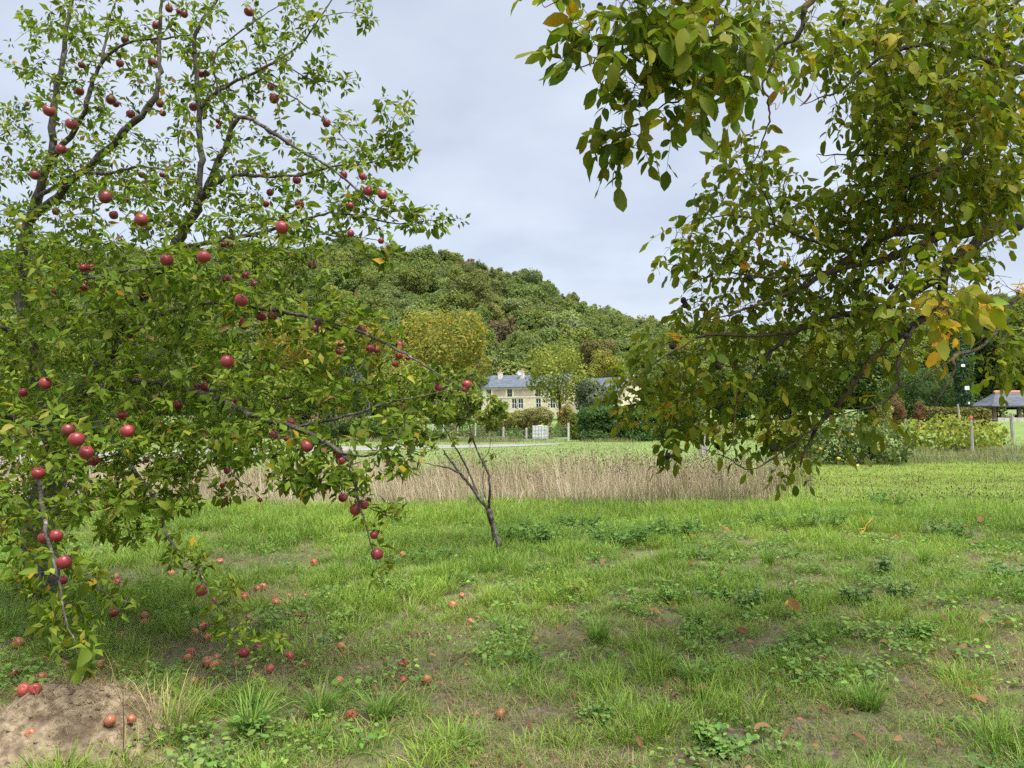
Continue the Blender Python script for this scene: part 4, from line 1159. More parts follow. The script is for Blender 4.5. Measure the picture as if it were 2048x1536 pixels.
STALK = make_mesh('stalk', np.concatenate(_sg.V), [np.concatenate(_sg.F4), np.concatenate(_sg.F3)]); STALK.materials.append(M['stalk'])
def put_apple(c, r, kind, label, group=None, hang=True, name='apple'):
    o = link(name, apple_data(kind), None); o.location = [float(v) for v in c]; o.scale = (r, r, r)
    if hang: o.rotation_euler = (random.uniform(-0.5, 0.5), random.uniform(-0.5, 0.5), random.uniform(0, 6.28))
    else: o.rotation_euler = (random.uniform(-2.2, 2.2), random.uniform(-1.5, 1.5), random.uniform(0, 6.28))
    link('stalk', STALK, None, o)
    tag(o, label, 'apple', group)
    return o

HANG = [(338,17,16),(368,28,16),(357,23,10),(312,50,16),(498,24,20),(250,80,16),(308,83,14),(240,127,16),(305,125,18),(163,130,14),(401,148,15),(413,147,14),(437,182,14),(320,207,17),(387,214,18),(326,226,14),(222,200,20),(232,208,14),(262,228,18),(160,183,18),(143,248,25),(98,222,25),(122,298,22),(70,350,20),(436,242,10),(436,254,10),(548,197,20),(542,174,16),(653,246,17),(576,285,14),(601,335,17),(594,361,18),(687,350,17),(725,353,15),(736,382,20),(765,389,20),(701,411,14),(599,409,20),(540,385,15),(532,408,14),(495,350,10),(702,467,14),(762,482,13),(565,455,27),(282,440,27),(297,455,14),(210,394,26),(228,430,18),(284,350,14),(325,350,13),(253,400,12),(112,423,16),(447,490,12),(460,488,14),
(334,520,26),(407,514,27),(167,536,18),(182,535,17),(168,575,18),(107,585,14),(452,557,19),(492,552,17),(509,569,16),(625,530,20),(483,601,28),(523,633,22),(545,633,20),(488,648,22),(637,643,20),(628,658,16),(606,634,14),(723,659,19),(681,690,14),(679,703,16),(740,697,16),(753,701,12),(800,691,19),(798,711,17),(791,728,14),(816,716,11),(455,723,27),(391,773,20),(411,774,20),(409,757,12),(468,803,14),(356,811,20),(245,830,20),(255,862,28),(137,860,26),(153,879,31),(173,905,28),(187,921,22),(76,947,26),(90,767,24),(47,785,18),(581,845,17),(547,871,20),(573,877,13),(614,892,26),(676,907,22),(680,921,20),(876,775,16),(934,769,19),(929,778,13),(454,942,13),(445,971,11),(360,920,12),(395,960,12),(293,921,12),(520,1000,10),(686,995,19),(728,1009,22),(711,1019,24),(748,1070,17),(754,1108,25),(90,1075,26),(112,1072,26),(128,1124,30),(126,1160,18),(403,1180,24),(228,1225,20),(488,1305,23),(517,1296,20)]
UNIQUE = {(754,1108): 'plump red apple lowest on the drooping twig above the grass', (748,1070): 'small red apple just above the lowest apple on the drooping twig',
 (728,1009): 'upper right apple of the touching pair on the drooping twig', (711,1019): 'lower left apple of the touching pair on the drooping twig', (686,995): 'shaded apple left of the touching pair on the drooping twig',
 (614,892): 'bright red oval apple above the pale green leaf cluster', (676,907): 'upper apple of two stacked on the forked grey branch', (680,921): 'lower apple of two stacked on the forked grey branch',
 (547,871): 'pinkish red apple left of the bright oval one', (581,845): 'pink apple half hidden by leaves above the bright oval one', (565,455): 'large dark red apple on the lowest sky-lit bough', (407,514): 'big red apple with a cracked top', (334,520): 'big round red apple left of the cracked one',
 (483,601): 'large deep red apple partly covered by a leaf at mid tree', (455,723): 'large crimson apple alone amid dense mid-height leaves', (255,862): 'large apple with pale underside at lower left of foliage',
 (137,860): 'topmost apple in the column of four at lower left', (153,879): 'largest apple, second in the column of four at lower left', (173,905): 'bright red third apple in the column of four at lower left', (187,921): 'bottom shaded apple in the column of four at lower left',
 (76,947): 'red apple below and left of the column of four', (90,1075): 'left apple of the low pair at the far left branch', (112,1072): 'right apple of the low pair at the far left branch', (128,1124): 'elongated apple under the low pair at far left', (126,1160): 'small apple tucked beneath the elongated one at far left',
 (403,1180): 'dark red apple on the low twig hanging over the windfalls', (228,1225): 'red and green apple lying against a leaf on the low left twig', (488,1305): 'left of two bright apples at the lowest twig tip over the grass', (517,1296): 'right of two bright apples at the lowest twig tip over the grass',
 (723,659): 'apple with a dark calyx spot on the long right bough', (637,643): 'tall dark apple above a smaller red one on the long right bough', (628,658): 'small bright apple below the tall dark one on the long right bough',
 (800,691): 'top apple in the string of three near the right bough end', (798,711): 'middle apple in the string of three near the right bough end', (791,728): 'bottom apple in the string of three near the right bough end',
 (876,775): 'lone red apple left of the sapling top', (934,769): 'red apple resting on the sapling top', (736,382): 'round apple of the sky-lit pair, left one', (765,389): 'leaf-covered apple of the sky-lit pair, right one', (653,246): 'single apple on thin twig against open sky', (548,197): 'large apple high against the sky near the crown centre',
 (282,440): 'large shaded apple at left hanging under a dark branch', (210,394): 'big shadowed apple with a yellow leaf at left', (143,248): 'big dim apple near the far left upper stem', (98,222): 'dim purple apple at the far left edge of crown', (498,24): 'brownish apple at the very top of the frame', (625,530): 'withered brown apple on a twig before the hill', (320,207): 'round apple beside the pale leaning limb', (387,214): 'yellowish brown apple against the vertical stem'}
ORD = ['leftmost', 'second from left', 'third from left', 'fourth from left', 'fifth from left', 'sixth from left', 'seventh from left', 'eighth from left', 'ninth from left']
def ranked(items, cells):
    """label every item by the first cell (test, phrase) it falls in and its place there, left to right"""
    out, bins = {}, {}
    for it in items:
        for k, (t, ph) in enumerate(cells):
            if t(it[0], it[1]): bins.setdefault(k, []).append(it); break
    for k, L in bins.items():
        L.sort(key=lambda q: (q[0], q[1])); ph = cells[k][1]
        for i, it in enumerate(L):
            w = '' if len(L) == 1 else ('rightmost' if i == len(L) - 1 else ORD[i]) + ' of '
            out[(it[0], it[1])] = ('the only ' + ph.replace('apples', 'apple').replace('windfalls', 'windfall').replace('leaves', 'leaf') if not w else w + 'the ' + ph, ph)
    return out
APPLE_CELLS = [(lambda x, y: y < 60 and x < 420, 'dim apples along the top edge'), (lambda x, y: y < 140 and x < 320, 'dim apples in the top left crown'), (lambda x, y: y < 320 and x < 200, 'shadowed apples at the far left upper stem'), (lambda x, y: y < 320 and x < 300, 'dull apples left of the pale leaning limb'), (lambda x, y: y < 190 and x < 480, 'small apples beside the top of the vertical stem'), (lambda x, y: y < 320 and x < 480, 'tiny apples beside the foot of the vertical stem'), (lambda x, y: y < 320, 'small apples high on the right-hand twigs'),
 (lambda x, y: y < 372 and x > 480, 'red apples on the horizontal sky-lit bough'), (lambda x, y: y < 500 and x > 660, 'small apples near the tip of the sky-lit bough'), (lambda x, y: y < 500 and x > 480, 'small apples under the sky-lit bough'), (lambda x, y: y < 500 and x < 260, 'dark apples at the left just above the hill line'), (lambda x, y: y < 500, 'dark apples below the main fork above the hill line'),
 (lambda x, y: y < 600 and x < 200, 'shaded apples at the left below the hill line'), (lambda x, y: y < 600, 'red apples in front of the upper hill'), (lambda x, y: y < 680 and x < 620, 'clustered apples under the large leaf-covered one'), (lambda x, y: x > 660 and y < 740, 'dark little apples below the long right bough'), (lambda x, y: x > 660, 'little apples beside the sapling top'), (lambda x, y: y < 800 and x < 120, 'dim apples at the far left mid height'), (lambda x, y: y < 800, 'dark apples above the thick lower bough'), (lambda x, y: y < 850, 'apples just under the thick lower bough'), (lambda x, y: y < 900, 'pink apples near the bright oval one'), (lambda x, y: True, 'tiny apples against the dry grass')]
APPLE_LAB = ranked([h for h in HANG if (h[0], h[1]) not in UNIQUE], APPLE_CELLS)

for (x, y, l) in ((1704, 870, 'brightest yellow quince at the middle of the bush'), (1641, 898, 'yellow quince at the left side of the bush'), (1677, 917, 'greenish quince low in the bush'), (1715, 932, 'yellow quince lowest, near the grass'), (1764, 884, 'pale quince at the right side of the bush'), (1760, 900, 'pale quince just below another at the right side'), (1574, 932, 'yellow quince low under the walnut twigs left of the bush'), (1655, 868, 'yellow quince high at the left of the bush')):
    put_apple(at(x, y, 25.7), 0.062, 'quince', l, 'quinces on the bush', True, 'quince')['category'] = 'quince'

# ------------------------------------------------------------------ the apple tree
ab = on_ground(70, 1200); ab[2] = float(ground_z(ab[0], ab[1])) - 0.05
apple_root = tag(empty('apple_tree', ab), 'spreading apple tree laden with red apples along the left side', 'tree')
AT = Tree(apple_root, M['bark_apple'])
d0 = ab[1]
AT.limb([(70, 1200, d0, 0.17), (80, 1080, d0, 0.15), (95, 960, d0 - 0.05, 0.135), (115, 870, d0 - 0.15, 0.12), (160, 790, 6.4, 0.09), (215, 715, 6.2, 0.078)], 'trunk', sides=12)
AT.limb([(215, 715, 6.2, 0.078), (250, 640, 6.0, 0.071), (295, 575, 5.9, 0.066), (345, 500, 5.8, 0.06), (385, 430, 5.7, 0.055), (413, 380, 5.6, 0.046)])
AT.limb([(395, 410, 5.65, 0.045), (402, 330, 5.7, 0.036), (399, 260, 5.7, 0.033), (393, 150, 5.7, 0.028), (392, 70, 5.7, 0.022), (440, -10, 5.7, 0.016), (460, -60, 5.7, 0.008)])
AT.limb([(413, 380, 5.6, 0.04), (440, 315, 5.5, 0.032), (480, 235, 5.4, 0.025), (545, 265, 5.3, 0.019), (600, 300, 5.2, 0.016), (660, 335, 5.1, 0.013), (720, 385, 5.0, 0.010), (790, 440, 4.9, 0.006)])
AT.limb([(413, 380, 5.6, 0.032), (460, 352, 5.5, 0.024), (520, 353, 5.4, 0.019), (600, 350, 5.3, 0.014), (670, 332, 5.2, 0.010), (745, 325, 5.2, 0.007), (790, 290, 5.2, 0.005), (828, 262, 5.2, 0.003)])
AT.limb([(402, 215, 5.7, 0.024), (440, 180, 5.65, 0.02), (500, 150, 5.6, 0.017), (560, 118, 5.6, 0.014), (605, 85, 5.6, 0.012), (640, 35, 5.6, 0.009), (675, -20, 5.6, 0.006)])
AT.limb([(470, 235, 5.45, 0.016), (440, 190, 5.5, 0.012), (430, 110, 5.5, 0.01), (500, 50, 5.5, 0.007), (560, 10, 5.5, 0.004)])
AT.limb([(515, 150, 5.6, 0.011), (580, 190, 5.5, 0.009), (650, 240, 5.4, 0.006), (700, 290, 5.3, 0.004), (735, 340, 5.2, 0.003)])
AT.limb([(560, 118, 5.6, 0.009), (620, 160, 5.6, 0.006), (680, 160, 5.6, 0.004), (722, 155, 5.6, 0.002)])
AT.limb([(770, 300, 5.2, 0.005), (780, 245, 5.2, 0.004), (755, 205, 5.2, 0.002)])
AT.limb([(780, 245, 5.2, 0.0035), (805, 215, 5.2, 0.003), (828, 182, 5.2, 0.0015)])
AT.limb([(640, 35, 5.6, 0.006), (690, 25, 5.6, 0.004), (760, 42, 5.6, 0.002)])
AT.limb([(115, 870, 6.55, 0.1), (70, 720, 6.6, 0.09), (42, 570, 6.6, 0.082), (58, 445, 6.5, 0.07), (98, 330, 6.4, 0.05), (110, 210, 6.4, 0.04), (128, 100, 6.4, 0.03), (150, -40, 6.4, 0.018)])
AT.limb([(58, 445, 6.5, 0.052), (130, 375, 6.2, 0.046), (190, 320, 6.0, 0.042), (250, 262, 5.8, 0.038), (300, 210, 5.7, 0.033), (317, 165, 5.7, 0.029), (318, 100, 5.7, 0.024), (322, 20, 5.7, 0.018), (327, -50, 5.7, 0.01)])
AT.limb([(98, 330, 6.4, 0.035), (165, 235, 6.0, 0.029), (180, 180, 5.95, 0.026), (202, 128, 5.9, 0.022), (250, 88, 5.8, 0.015), (330, 76, 5.7, 0.012), (385, 70, 5.6, 0.007)])
AT.limb([(202, 128, 5.9, 0.018), (215, 60, 6.0, 0.013), (240, -30, 6.0, 0.007)])
AT.limb([(70, 400, 6.45, 0.03), (150, 350, 6.0, 0.024), (220, 346, 5.6, 0.019), (275, 333, 5.4, 0.014), (330, 340, 5.2, 0.008)])
AT.limb([(345, 500, 5.8, 0.026), (430, 484, 5.5, 0.023), (520, 465, 5.3, 0.02), (600, 443, 5.2, 0.016), (660, 426, 5.1, 0.013), (725, 434, 5.0, 0.010), (795, 448, 5.0, 0.007), (860, 441, 5.0, 0.004), (922, 436, 5.0, 0.002)])
AT.limb([(600, 443, 5.2, 0.009), (660, 470, 5.1, 0.007), (720, 475, 5.1, 0.005), (775, 485, 5.0, 0.002)])
AT.limb([(530, 462, 5.3, 0.01), (560, 520, 5.1, 0.008), (600, 505, 5.0, 0.006), (660, 520, 4.9, 0.004), (740, 520, 4.9, 0.003), (812, 512, 4.9, 0.0015)])
AT.limb([(215, 715, 6.2, 0.045), (300, 640, 5.7, 0.033), (380, 612, 5.4, 0.028), (450, 606, 5.2, 0.025), (540, 618, 5.0, 0.022), (620, 634, 4.9, 0.019), (680, 650, 4.8, 0.017), (740, 672, 4.7, 0.014), (800, 702, 4.6, 0.011), (860, 737, 4.5, 0.007), (925, 778, 4.5, 0.003)])
AT.limb([(160, 790, 6.4, 0.045), (270, 762, 5.8, 0.036), (390, 785, 5.2, 0.033), (460, 808, 4.9, 0.03), (520, 838, 4.7, 0.027), (590, 855, 4.55, 0.024), (640, 880, 4.4, 0.021), (690, 912, 4.3, 0.017), (712, 950, 4.2, 0.013), (716, 1000, 4.2, 0.010), (735, 1060, 4.2, 0.007), (757, 1140, 4.2, 0.004), (775, 1186, 4.2, 0.002)])
AT.limb([(400, 790, 5.2, 0.02), (480, 770, 5.2, 0.017), (570, 797, 5.1, 0.018), (610, 752, 5.1, 0.015), (632, 700, 5.1, 0.012), (637, 640, 5.1, 0.007)])
AT.limb([(530, 730, 5.1, 0.014), (580, 738, 5.1, 0.013), (640, 765, 5.0, 0.010), (700, 775, 5.0, 0.007), (760, 765, 4.9, 0.004), (830, 760, 4.9, 0.002)])
AT.limb([(300, 640, 5.7, 0.018), (400, 690, 5.4, 0.016), (480, 722, 5.2, 0.014), (530, 730, 5.1, 0.012)])
AT.limb([(590, 855, 4.55, 0.014), (690, 833, 4.5, 0.012), (770, 808, 4.45, 0.009), (850, 790, 4.4, 0.005), (940, 772, 4.4, 0.002)])
AT.limb([(680, 905, 4.3, 0.010), (740, 912, 4.3, 0.008), (790, 885, 4.3, 0.006), (835, 905, 4.3, 0.004), (880, 898, 4.3, 0.002)])
AT.limb([(716, 1000, 4.2, 0.005), (770, 1030, 4.2, 0.004), (832, 1035, 4.2, 0.002)])
AT.limb([(95, 960, 6.7, 0.05), (80, 950, 5.6, 0.035), (82, 990, 4.7, 0.024), (92, 1060, 4.2, 0.016), (112, 1140, 3.95, 0.011), (132, 1240, 3.8, 0.007), (165, 1318, 3.7, 0.003)])
AT.limb([(150, 805, 6.4, 0.035), (200, 850, 5.7, 0.026), (260, 930, 5.1, 0.019), (315, 1010, 4.8, 0.014), (335, 1075, 4.6, 0.012), (392, 1130, 4.5, 0.008), (425, 1195, 4.4, 0.006), (462, 1250, 4.4, 0.004), (490, 1290, 4.3, 0.002)])
AT.limb([(130, 1130, 3.95, 0.006), (200, 1180, 4.2, 0.005), (290, 1215, 4.3, 0.002)])
AT.limb([(455, 808, 4.9, 0.01), (470, 870, 4.8, 0.008), (460, 940, 4.7, 0.005), (500, 975, 4.7, 0.003), (525, 1003, 4.7, 0.0015)])
AT.limb([(115, 870, 6.55, 0.05), (60, 850, 6.0, 0.04), (0, 830, 5.5, 0.03), (-60, 850, 5.2, 0.018)])
AT.limb([(115, 870, 6.55, 0.045), (200, 830, 6.7, 0.034), (300, 850, 6.9, 0.024), (400, 880, 7.0, 0.014), (500, 900, 7.1, 0.005)])
AT.limb([(70, 720, 6.6, 0.05), (10, 660, 6.0, 0.035), (-60, 640, 5.4, 0.02)])
AT.limb([(42, 570, 6.6, 0.045), (100, 560, 6.0, 0.03), (180, 555, 5.4, 0.02), (260, 540, 5.0, 0.012), (330, 535, 4.8, 0.006)])

apples = []
for (x, y, s) in HANG:
    d = float(np.clip(112.0 / s, 3.9, 5.9))
    if x < 330 and y < 480: d = min(6.2, d + 0.5)
    if x > 700: d = {True: 4.25, False: 4.8}[y > 850]
    if x > 870: d = 4.6
    c = at(x, y, d); r = s / 2 / F * d * 0.98
    apples.append((x, y, c, r))
APPLE_REG = [  # cx, cy, rx, ry, d0, d1, n
 (220, 60, 190, 80, 5.3, 6.4, 34), (430, 60, 120, 70, 5.3, 5.9, 22), (560, 60, 90, 60, 5.4, 5.8, 14), (690, 30, 60, 35, 5.5, 5.7, 8), (480, 150, 110, 70, 5.3, 5.8, 20),
 (600, 120, 60, 50, 5.4, 5.8, 9), (660, 160, 65, 18, 5.5, 5.7, 8), (300, 170, 160, 90, 5.3, 6.3, 32), (100, 180, 110, 170, 5.8, 6.8, 46), (430, 250, 90, 60, 5.2, 5.8, 18),
 (560, 200, 60, 50, 5.2, 5.6, 8), (790, 230, 40, 45, 5.1, 5.3, 10), (790, 300, 70, 30, 5.1, 5.3, 14), (690, 260, 40, 40, 5.2, 5.4, 7), (690, 340, 90, 50, 5.0, 5.3, 16), (560, 330, 70, 50, 5.1, 5.5, 12),
 (740, 400, 80, 50, 4.9, 5.1, 14), (600, 400, 80, 40, 5.0, 5.4, 12), (860, 440, 65, 16, 4.95, 5.05, 9), (760, 440, 90, 30, 4.9, 5.1, 10), (640, 440, 90, 35, 5.0, 5.3, 16),
 (230, 330, 150, 70, 5.2, 6.4, 36), (400, 390, 130, 80, 5.0, 5.9, 46), (200, 430, 200, 70, 5.0, 6.5, 60), (60, 420, 100, 130, 5.8, 6.8, 36), (520, 470, 120, 50, 4.9, 5.5, 30),
 (420, 540, 140, 60, 4.7, 5.8, 48), (180, 540, 200, 70, 4.8, 6.5, 85), (620, 520, 110, 40, 4.8, 5.2, 14), (760, 510, 60, 16, 4.85, 4.95, 7), (360, 620, 160, 60, 4.7, 6.2, 55), (130, 640, 160, 90, 4.8, 6.8, 90),
 (560, 610, 120, 50, 4.7, 5.2, 30), (690, 640, 80, 45, 4.6, 4.9, 20), (560, 690, 160, 60, 4.7, 5.4, 38), (730, 700, 90, 40, 4.5, 4.9, 18), (300, 700, 170, 70, 4.7, 6.4, 75), (90, 760, 140, 90, 4.7, 6.8, 80),
 (320, 800, 190, 70, 4.6, 6.6, 95), (560, 780, 150, 55, 4.5, 5.3, 48), (720, 790, 120, 45, 4.4, 5.0, 34), (840, 790, 90, 45, 4.4, 4.8, 20), (120, 880, 160, 70, 4.4, 6.6, 75), (330, 890, 180, 55, 4.5, 6.8, 80), (540, 880, 120, 45, 4.3, 4.8, 40),
 (620, 940, 90, 40, 4.2, 4.5, 30), (780, 880, 95, 45, 4.2, 4.5, 24), (790, 930, 60, 30, 4.2, 4.4, 9), (120, 980, 150, 70, 4.1, 6.2, 70), (300, 990, 100, 50, 4.6, 5.4, 34), (60, 1060, 110, 60, 3.9, 5.6, 36), (260, 1060, 90, 30, 4.5, 5.0, 16),
 (715, 985, 40, 40, 4.1, 4.3, 9), (790, 1030, 45, 18, 4.15, 4.25, 6), (760, 1150, 25, 40, 4.15, 4.25, 5), (110, 1150, 90, 60, 3.8, 4.3, 30), (120, 1240, 70, 50, 3.7, 4.1, 16), (160, 1310, 40, 30, 3.65, 3.8, 7), (240, 1200, 50, 25, 4.2, 4.4, 7),
 (370, 1110, 50, 40, 4.4, 4.6, 10), (430, 1190, 45, 40, 4.3, 4.5, 9), (480, 1260, 50, 30, 4.25, 4.45, 7), (545, 1285, 30, 14, 4.25, 4.35, 4), (460, 950, 60, 50, 4.6, 4.8, 8), (-60, 700, 80, 400, 4.8, 6.5, 60), (400, 940, 90, 30, 4.6, 5.2, 14)]
targets = region_points([(a, b, c, d, e, f, int(n * (1.0 if b > 1000 else 1.6 if b > 470 and a < 700 else 1.35 if b < 750 else 0.9))) for a, b, c, d, e, f, n in APPLE_REG])
for (x, y, c, r) in apples:
    if x < 900: targets.append(c + np.array([0, 0, r * 1.15]))
AT.grow(targets, sag=0.3, maxlen=1.1)
AT.build_twigs()

def apple_leaves():
    pos, D, U, S, kind = [], [], [], [], []
    for P, r in AT.twigs:
        L = np.linalg.norm(np.diff(P, axis=0), axis=1).sum()
        T = nrm(np.gradient(P, axis=0))
        spurs = [1.0] + [random.uniform(0.15, 0.95) for _ in range(int(np.clip(L / 0.065, 1, 6)))]
        for f in spurs:
            q = f * (len(P) - 1); j = min(int(q), len(P) - 2); p = P[j] + (P[j + 1] - P[j]) * (q - j); t = T[j]
            side = nrm(np.cross(t, rand_dirs(1)[0]))
            ax = nrm((t * 0.9 if f == 1.0 else side + t * 0.35) + np.array([0, 0, 0.35]))
            p = p + ax * random.uniform(0.005, 0.03)
            e1 = nrm(np.cross(ax, rand_dirs(1)[0])); e2 = np.cross(ax, e1)
            nl = random.randint(4, 7); a0 = random.uniform(0, 6.28); base = random.uniform(0.042, 0.08)
            for i in range(nl):
                a = a0 + 6.283 * i / nl + random.uniform(-0.4, 0.4)
                dr = nrm(ax * random.uniform(0.15, 0.75) + e1 * math.cos(a) + e2 * math.sin(a) + np.array([0, 0, random.uniform(-0.5, 0.05)]))
                pos.append(p + dr * random.uniform(0.006, 0.022)); D.append(dr)
                U.append(ax * 0.6 + np.array([0, 0, 0.8]) + 0.45 * rng.normal(size=3)); S.append(base * random.uniform(0.6, 1.2))
    pos, D, U, S = np.array(pos), np.array(D), nrm(np.array(U)), np.array(S)
    cols = pick_cols([(0.12, 0.185, 0.018), (0.155, 0.22, 0.024), (0.085, 0.145, 0.017), (0.21, 0.265, 0.036), (0.45, 0.29, 0.03), (0.28, 0.27, 0.05), (0.22, 0.14, 0.06)], [30, 28, 20, 20, 0.9, 4, 1.0], len(pos), 0.14)
    # keep leaves from hiding the fruit
    x, y, w = proj(pos + D * S[:, None] * 0.5)
    keep = np.ones(len(pos), bool)
    for (ax, ay, c, r) in apples:
        wd = proj(c)[2]
        m = (np.hypot(x - ax, y - ay) < r / wd * F * 1.25 + 4) & (w < wd + 0.03)
        keep &= ~(m & (rng.random(len(pos)) < 0.88))
    keep &= clear_limbs(AT, pos + D * S[:, None] * 0.5, 0.30, 0.012, 4)
    print('apple leaves', keep.sum())
    place_leaves(AT, LEAF, pos[keep], D[keep], U[keep], S[keep], cols[keep], 300, M['leaf'], LEAF_LITE)
apple_leaves()

for (x, y, c, r) in apples:
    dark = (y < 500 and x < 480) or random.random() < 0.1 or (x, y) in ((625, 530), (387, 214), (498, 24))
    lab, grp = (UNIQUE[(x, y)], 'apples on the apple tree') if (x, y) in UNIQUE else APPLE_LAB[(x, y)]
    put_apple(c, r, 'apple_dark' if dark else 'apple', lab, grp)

# ------------------------------------------------------------------ the walnut tree on the right
wbx, wby = at(2380, 900, 5.7)[0], 5.7
wb = np.array([wbx, wby, float(ground_z(wbx, wby)) - 0.05])
walnut_root = tag(empty('walnut_tree', wb), 'walnut tree reaching in from the right with drooping mossy branches', 'tree')
WT = Tree(walnut_root, M['bark_walnut']); WT.thin = 0.74
WT.limb([(wbx, wby, wb[2], 0.24), (wbx - 0.03, wby, 1.0, 0.2), (wbx - 0.1, wby - 0.05, 2.0, 0.18), (wbx - 0.25, wby - 0.1, 2.9, 0.15), (wbx - 0.3, wby - 0.2, 4.2, 0.11), (wbx - 0.5, wby - 0.4, 5.4, 0.06)], 'trunk', sides=12, world=True)
def W(p, **k): return WT.limb(p, **k)
W([(2310, 420, 5.6, 0.11), (2150, 425, 5.4, 0.075), (2048, 440, 5.2, 0.06), (1958, 460, 5.0, 0.052), (1880, 462, 4.9, 0.045), (1802, 460, 4.8, 0.042), (1756, 479, 4.75, 0.036), (1714, 508, 4.7, 0.032), (1640, 553, 4.6, 0.024), (1577, 587, 4.5, 0.017), (1500, 615, 4.4, 0.010), (1420, 640, 4.4, 0.004)])
W([(1880, 470, 4.9, 0.04), (1812, 502, 4.8, 0.034), (1763, 522, 4.75, 0.03), (1720, 530, 4.7, 0.024), (1650, 545, 4.6, 0.016), (1540, 555, 4.5, 0.010), (1440, 545, 4.5, 0.006), (1370, 575, 4.5, 0.003)])
W([(2010, 448, 5.1, 0.055), (1948, 490, 4.95, 0.045), (1893, 545, 4.8, 0.04), (1877, 600, 4.75, 0.036), (1830, 648, 4.7, 0.032), (1763, 701, 4.7, 0.028), (1724, 743, 4.7, 0.025), (1681, 805, 4.7, 0.022), (1649, 832, 4.7, 0.017), (1616, 890, 4.7, 0.012), (1600, 934, 4.7, 0.006)])
W([(1893, 545, 4.8, 0.034), (1800, 600, 4.75, 0.03), (1720, 624, 4.7, 0.026), (1657, 634, 4.65, 0.023), (1603, 658, 4.6, 0.02), (1560, 685, 4.6, 0.017), (1520, 735, 4.6, 0.014), (1475, 790, 4.6, 0.010), (1424, 818, 4.6, 0.006), (1350, 850, 4.6, 0.003)])
W([(1590, 664, 4.6, 0.014), (1500, 672, 4.5, 0.012), (1438, 670, 4.4, 0.011), (1402, 673, 4.4, 0.010), (1358, 696, 4.35, 0.008), (1311, 725, 4.3, 0.006), (1275, 765, 4.3, 0.004), (1245, 800, 4.3, 0.002)])
W([(1560, 690, 4.6, 0.010), (1470, 735, 4.5, 0.008), (1400, 700, 4.5, 0.006), (1372, 740, 4.5, 0.005), (1360, 800, 4.5, 0.004), (1320, 830, 4.5, 0.002)])
W([(1660, 830, 4.7, 0.012), (1610, 870, 4.6, 0.009), (1560, 905, 4.55, 0.008), (1502, 940, 4.5, 0.006), (1455, 915, 4.5, 0.005), (1400, 897, 4.5, 0.002)])
W([(1475, 790, 4.6, 0.007), (1468, 850, 4.55, 0.006), (1462, 890, 4.5, 0.005), (1435, 925, 4.5, 0.003)])
W([(2250, 480, 5.5, 0.05), (2120, 560, 5.2, 0.03), (2030, 600, 4.9, 0.02), (2000, 655, 4.7, 0.017), (1960, 695, 4.5, 0.014), (1912, 712, 4.2, 0.015), (1905, 745, 4.2, 0.010), (1880, 795, 4.2, 0.006), (1852, 842, 4.2, 0.003)])
W([(1830, 648, 4.7, 0.018), (1795, 720, 4.5, 0.014), (1800, 768, 4.4, 0.011), (1765, 805, 4.4, 0.008), (1700, 825, 4.4, 0.005), (1640, 850, 4.4, 0.002)])
W([(1912, 712, 4.2, 0.009), (1860, 750, 4.1, 0.006), (1850, 760, 4.1, 0.004), (1800, 775, 4.1, 0.002)])
# upper boughs
W([(2330, 150, 5.5, 0.10), (2180, 140, 5.3, 0.06), (2048, 140, 5.2, 0.042), (1994, 176, 5.0, 0.036), (1970, 215, 4.9, 0.031), (1950, 250, 4.8, 0.027), (1935, 300, 4.6, 0.027), (1890, 335, 4.5, 0.02), (1830, 352, 4.4, 0.013), (1760, 370, 4.4, 0.007), (1690, 380, 4.4, 0.003)])
W([(1970, 215, 4.7, 0.024), (1880, 260, 4.5, 0.018), (1800, 300, 4.4, 0.013), (1720, 310, 4.4, 0.008), (1635, 308, 4.4, 0.003)])
W([(2048, 140, 4.9, 0.03), (1940, 110, 4.6, 0.023), (1830, 90, 4.4, 0.017), (1740, 130, 4.3, 0.012), (1680, 180, 4.3, 0.008), (1610, 208, 4.3, 0.003)])
W([(2330, -60, 5.4, 0.10), (2150, -150, 4.8, 0.07), (1900, -140, 4.2, 0.05), (1720, -100, 3.9, 0.036), (1622, 0, 3.8, 0.022), (1607, 38, 3.8, 0.019), (1593, 76, 3.8, 0.016), (1558, 92, 3.8, 0.012), (1538, 143, 3.8, 0.009), (1524, 168, 3.8, 0.008), (1536, 206, 3.8, 0.007), (1538, 243, 3.8, 0.006), (1515, 308, 3.8, 0.004), (1490, 350, 3.8, 0.002)])
W([(1720, -100, 3.9, 0.03), (1560, -70, 3.4, 0.022), (1450, -10, 3.2, 0.016), (1430, 67, 3.15, 0.012), (1418, 117, 3.15, 0.010), (1400, 167, 3.1, 0.008), (1362, 199, 3.1, 0.006), (1318, 216, 3.1, 0.004), (1270, 290, 3.1, 0.002)])
W([(1560, -70, 3.4, 0.016), (1380, -60, 3.0, 0.011), (1260, -10, 2.9, 0.008), (1230, 60, 2.9, 0.006), (1204, 92, 2.9, 0.005), (1186, 123, 2.9, 0.004), (1150, 139, 2.9, 0.002)])
W([(1380, -60, 3.0, 0.008), (1240, -60, 2.9, 0.006), (1150, -20, 2.85, 0.004), (1090, 15, 2.85, 0.002)])
W([(1900, -140, 4.2, 0.02), (1850, -40, 4.3, 0.014), (1800, 60, 4.4, 0.010), (1740, 90, 4.1, 0.008)])
W([(2150, -150, 4.8, 0.03), (2060, -20, 4.7, 0.02), (1960, 60, 4.6, 0.014), (1880, 170, 4.4, 0.009), (1830, 220, 4.3, 0.005)])
W([(1714, 508, 4.7, 0.016), (1620, 480, 4.5, 0.012), (1550, 450, 4.4, 0.009), (1470, 430, 4.3, 0.006), (1390, 440, 4.3, 0.003)])
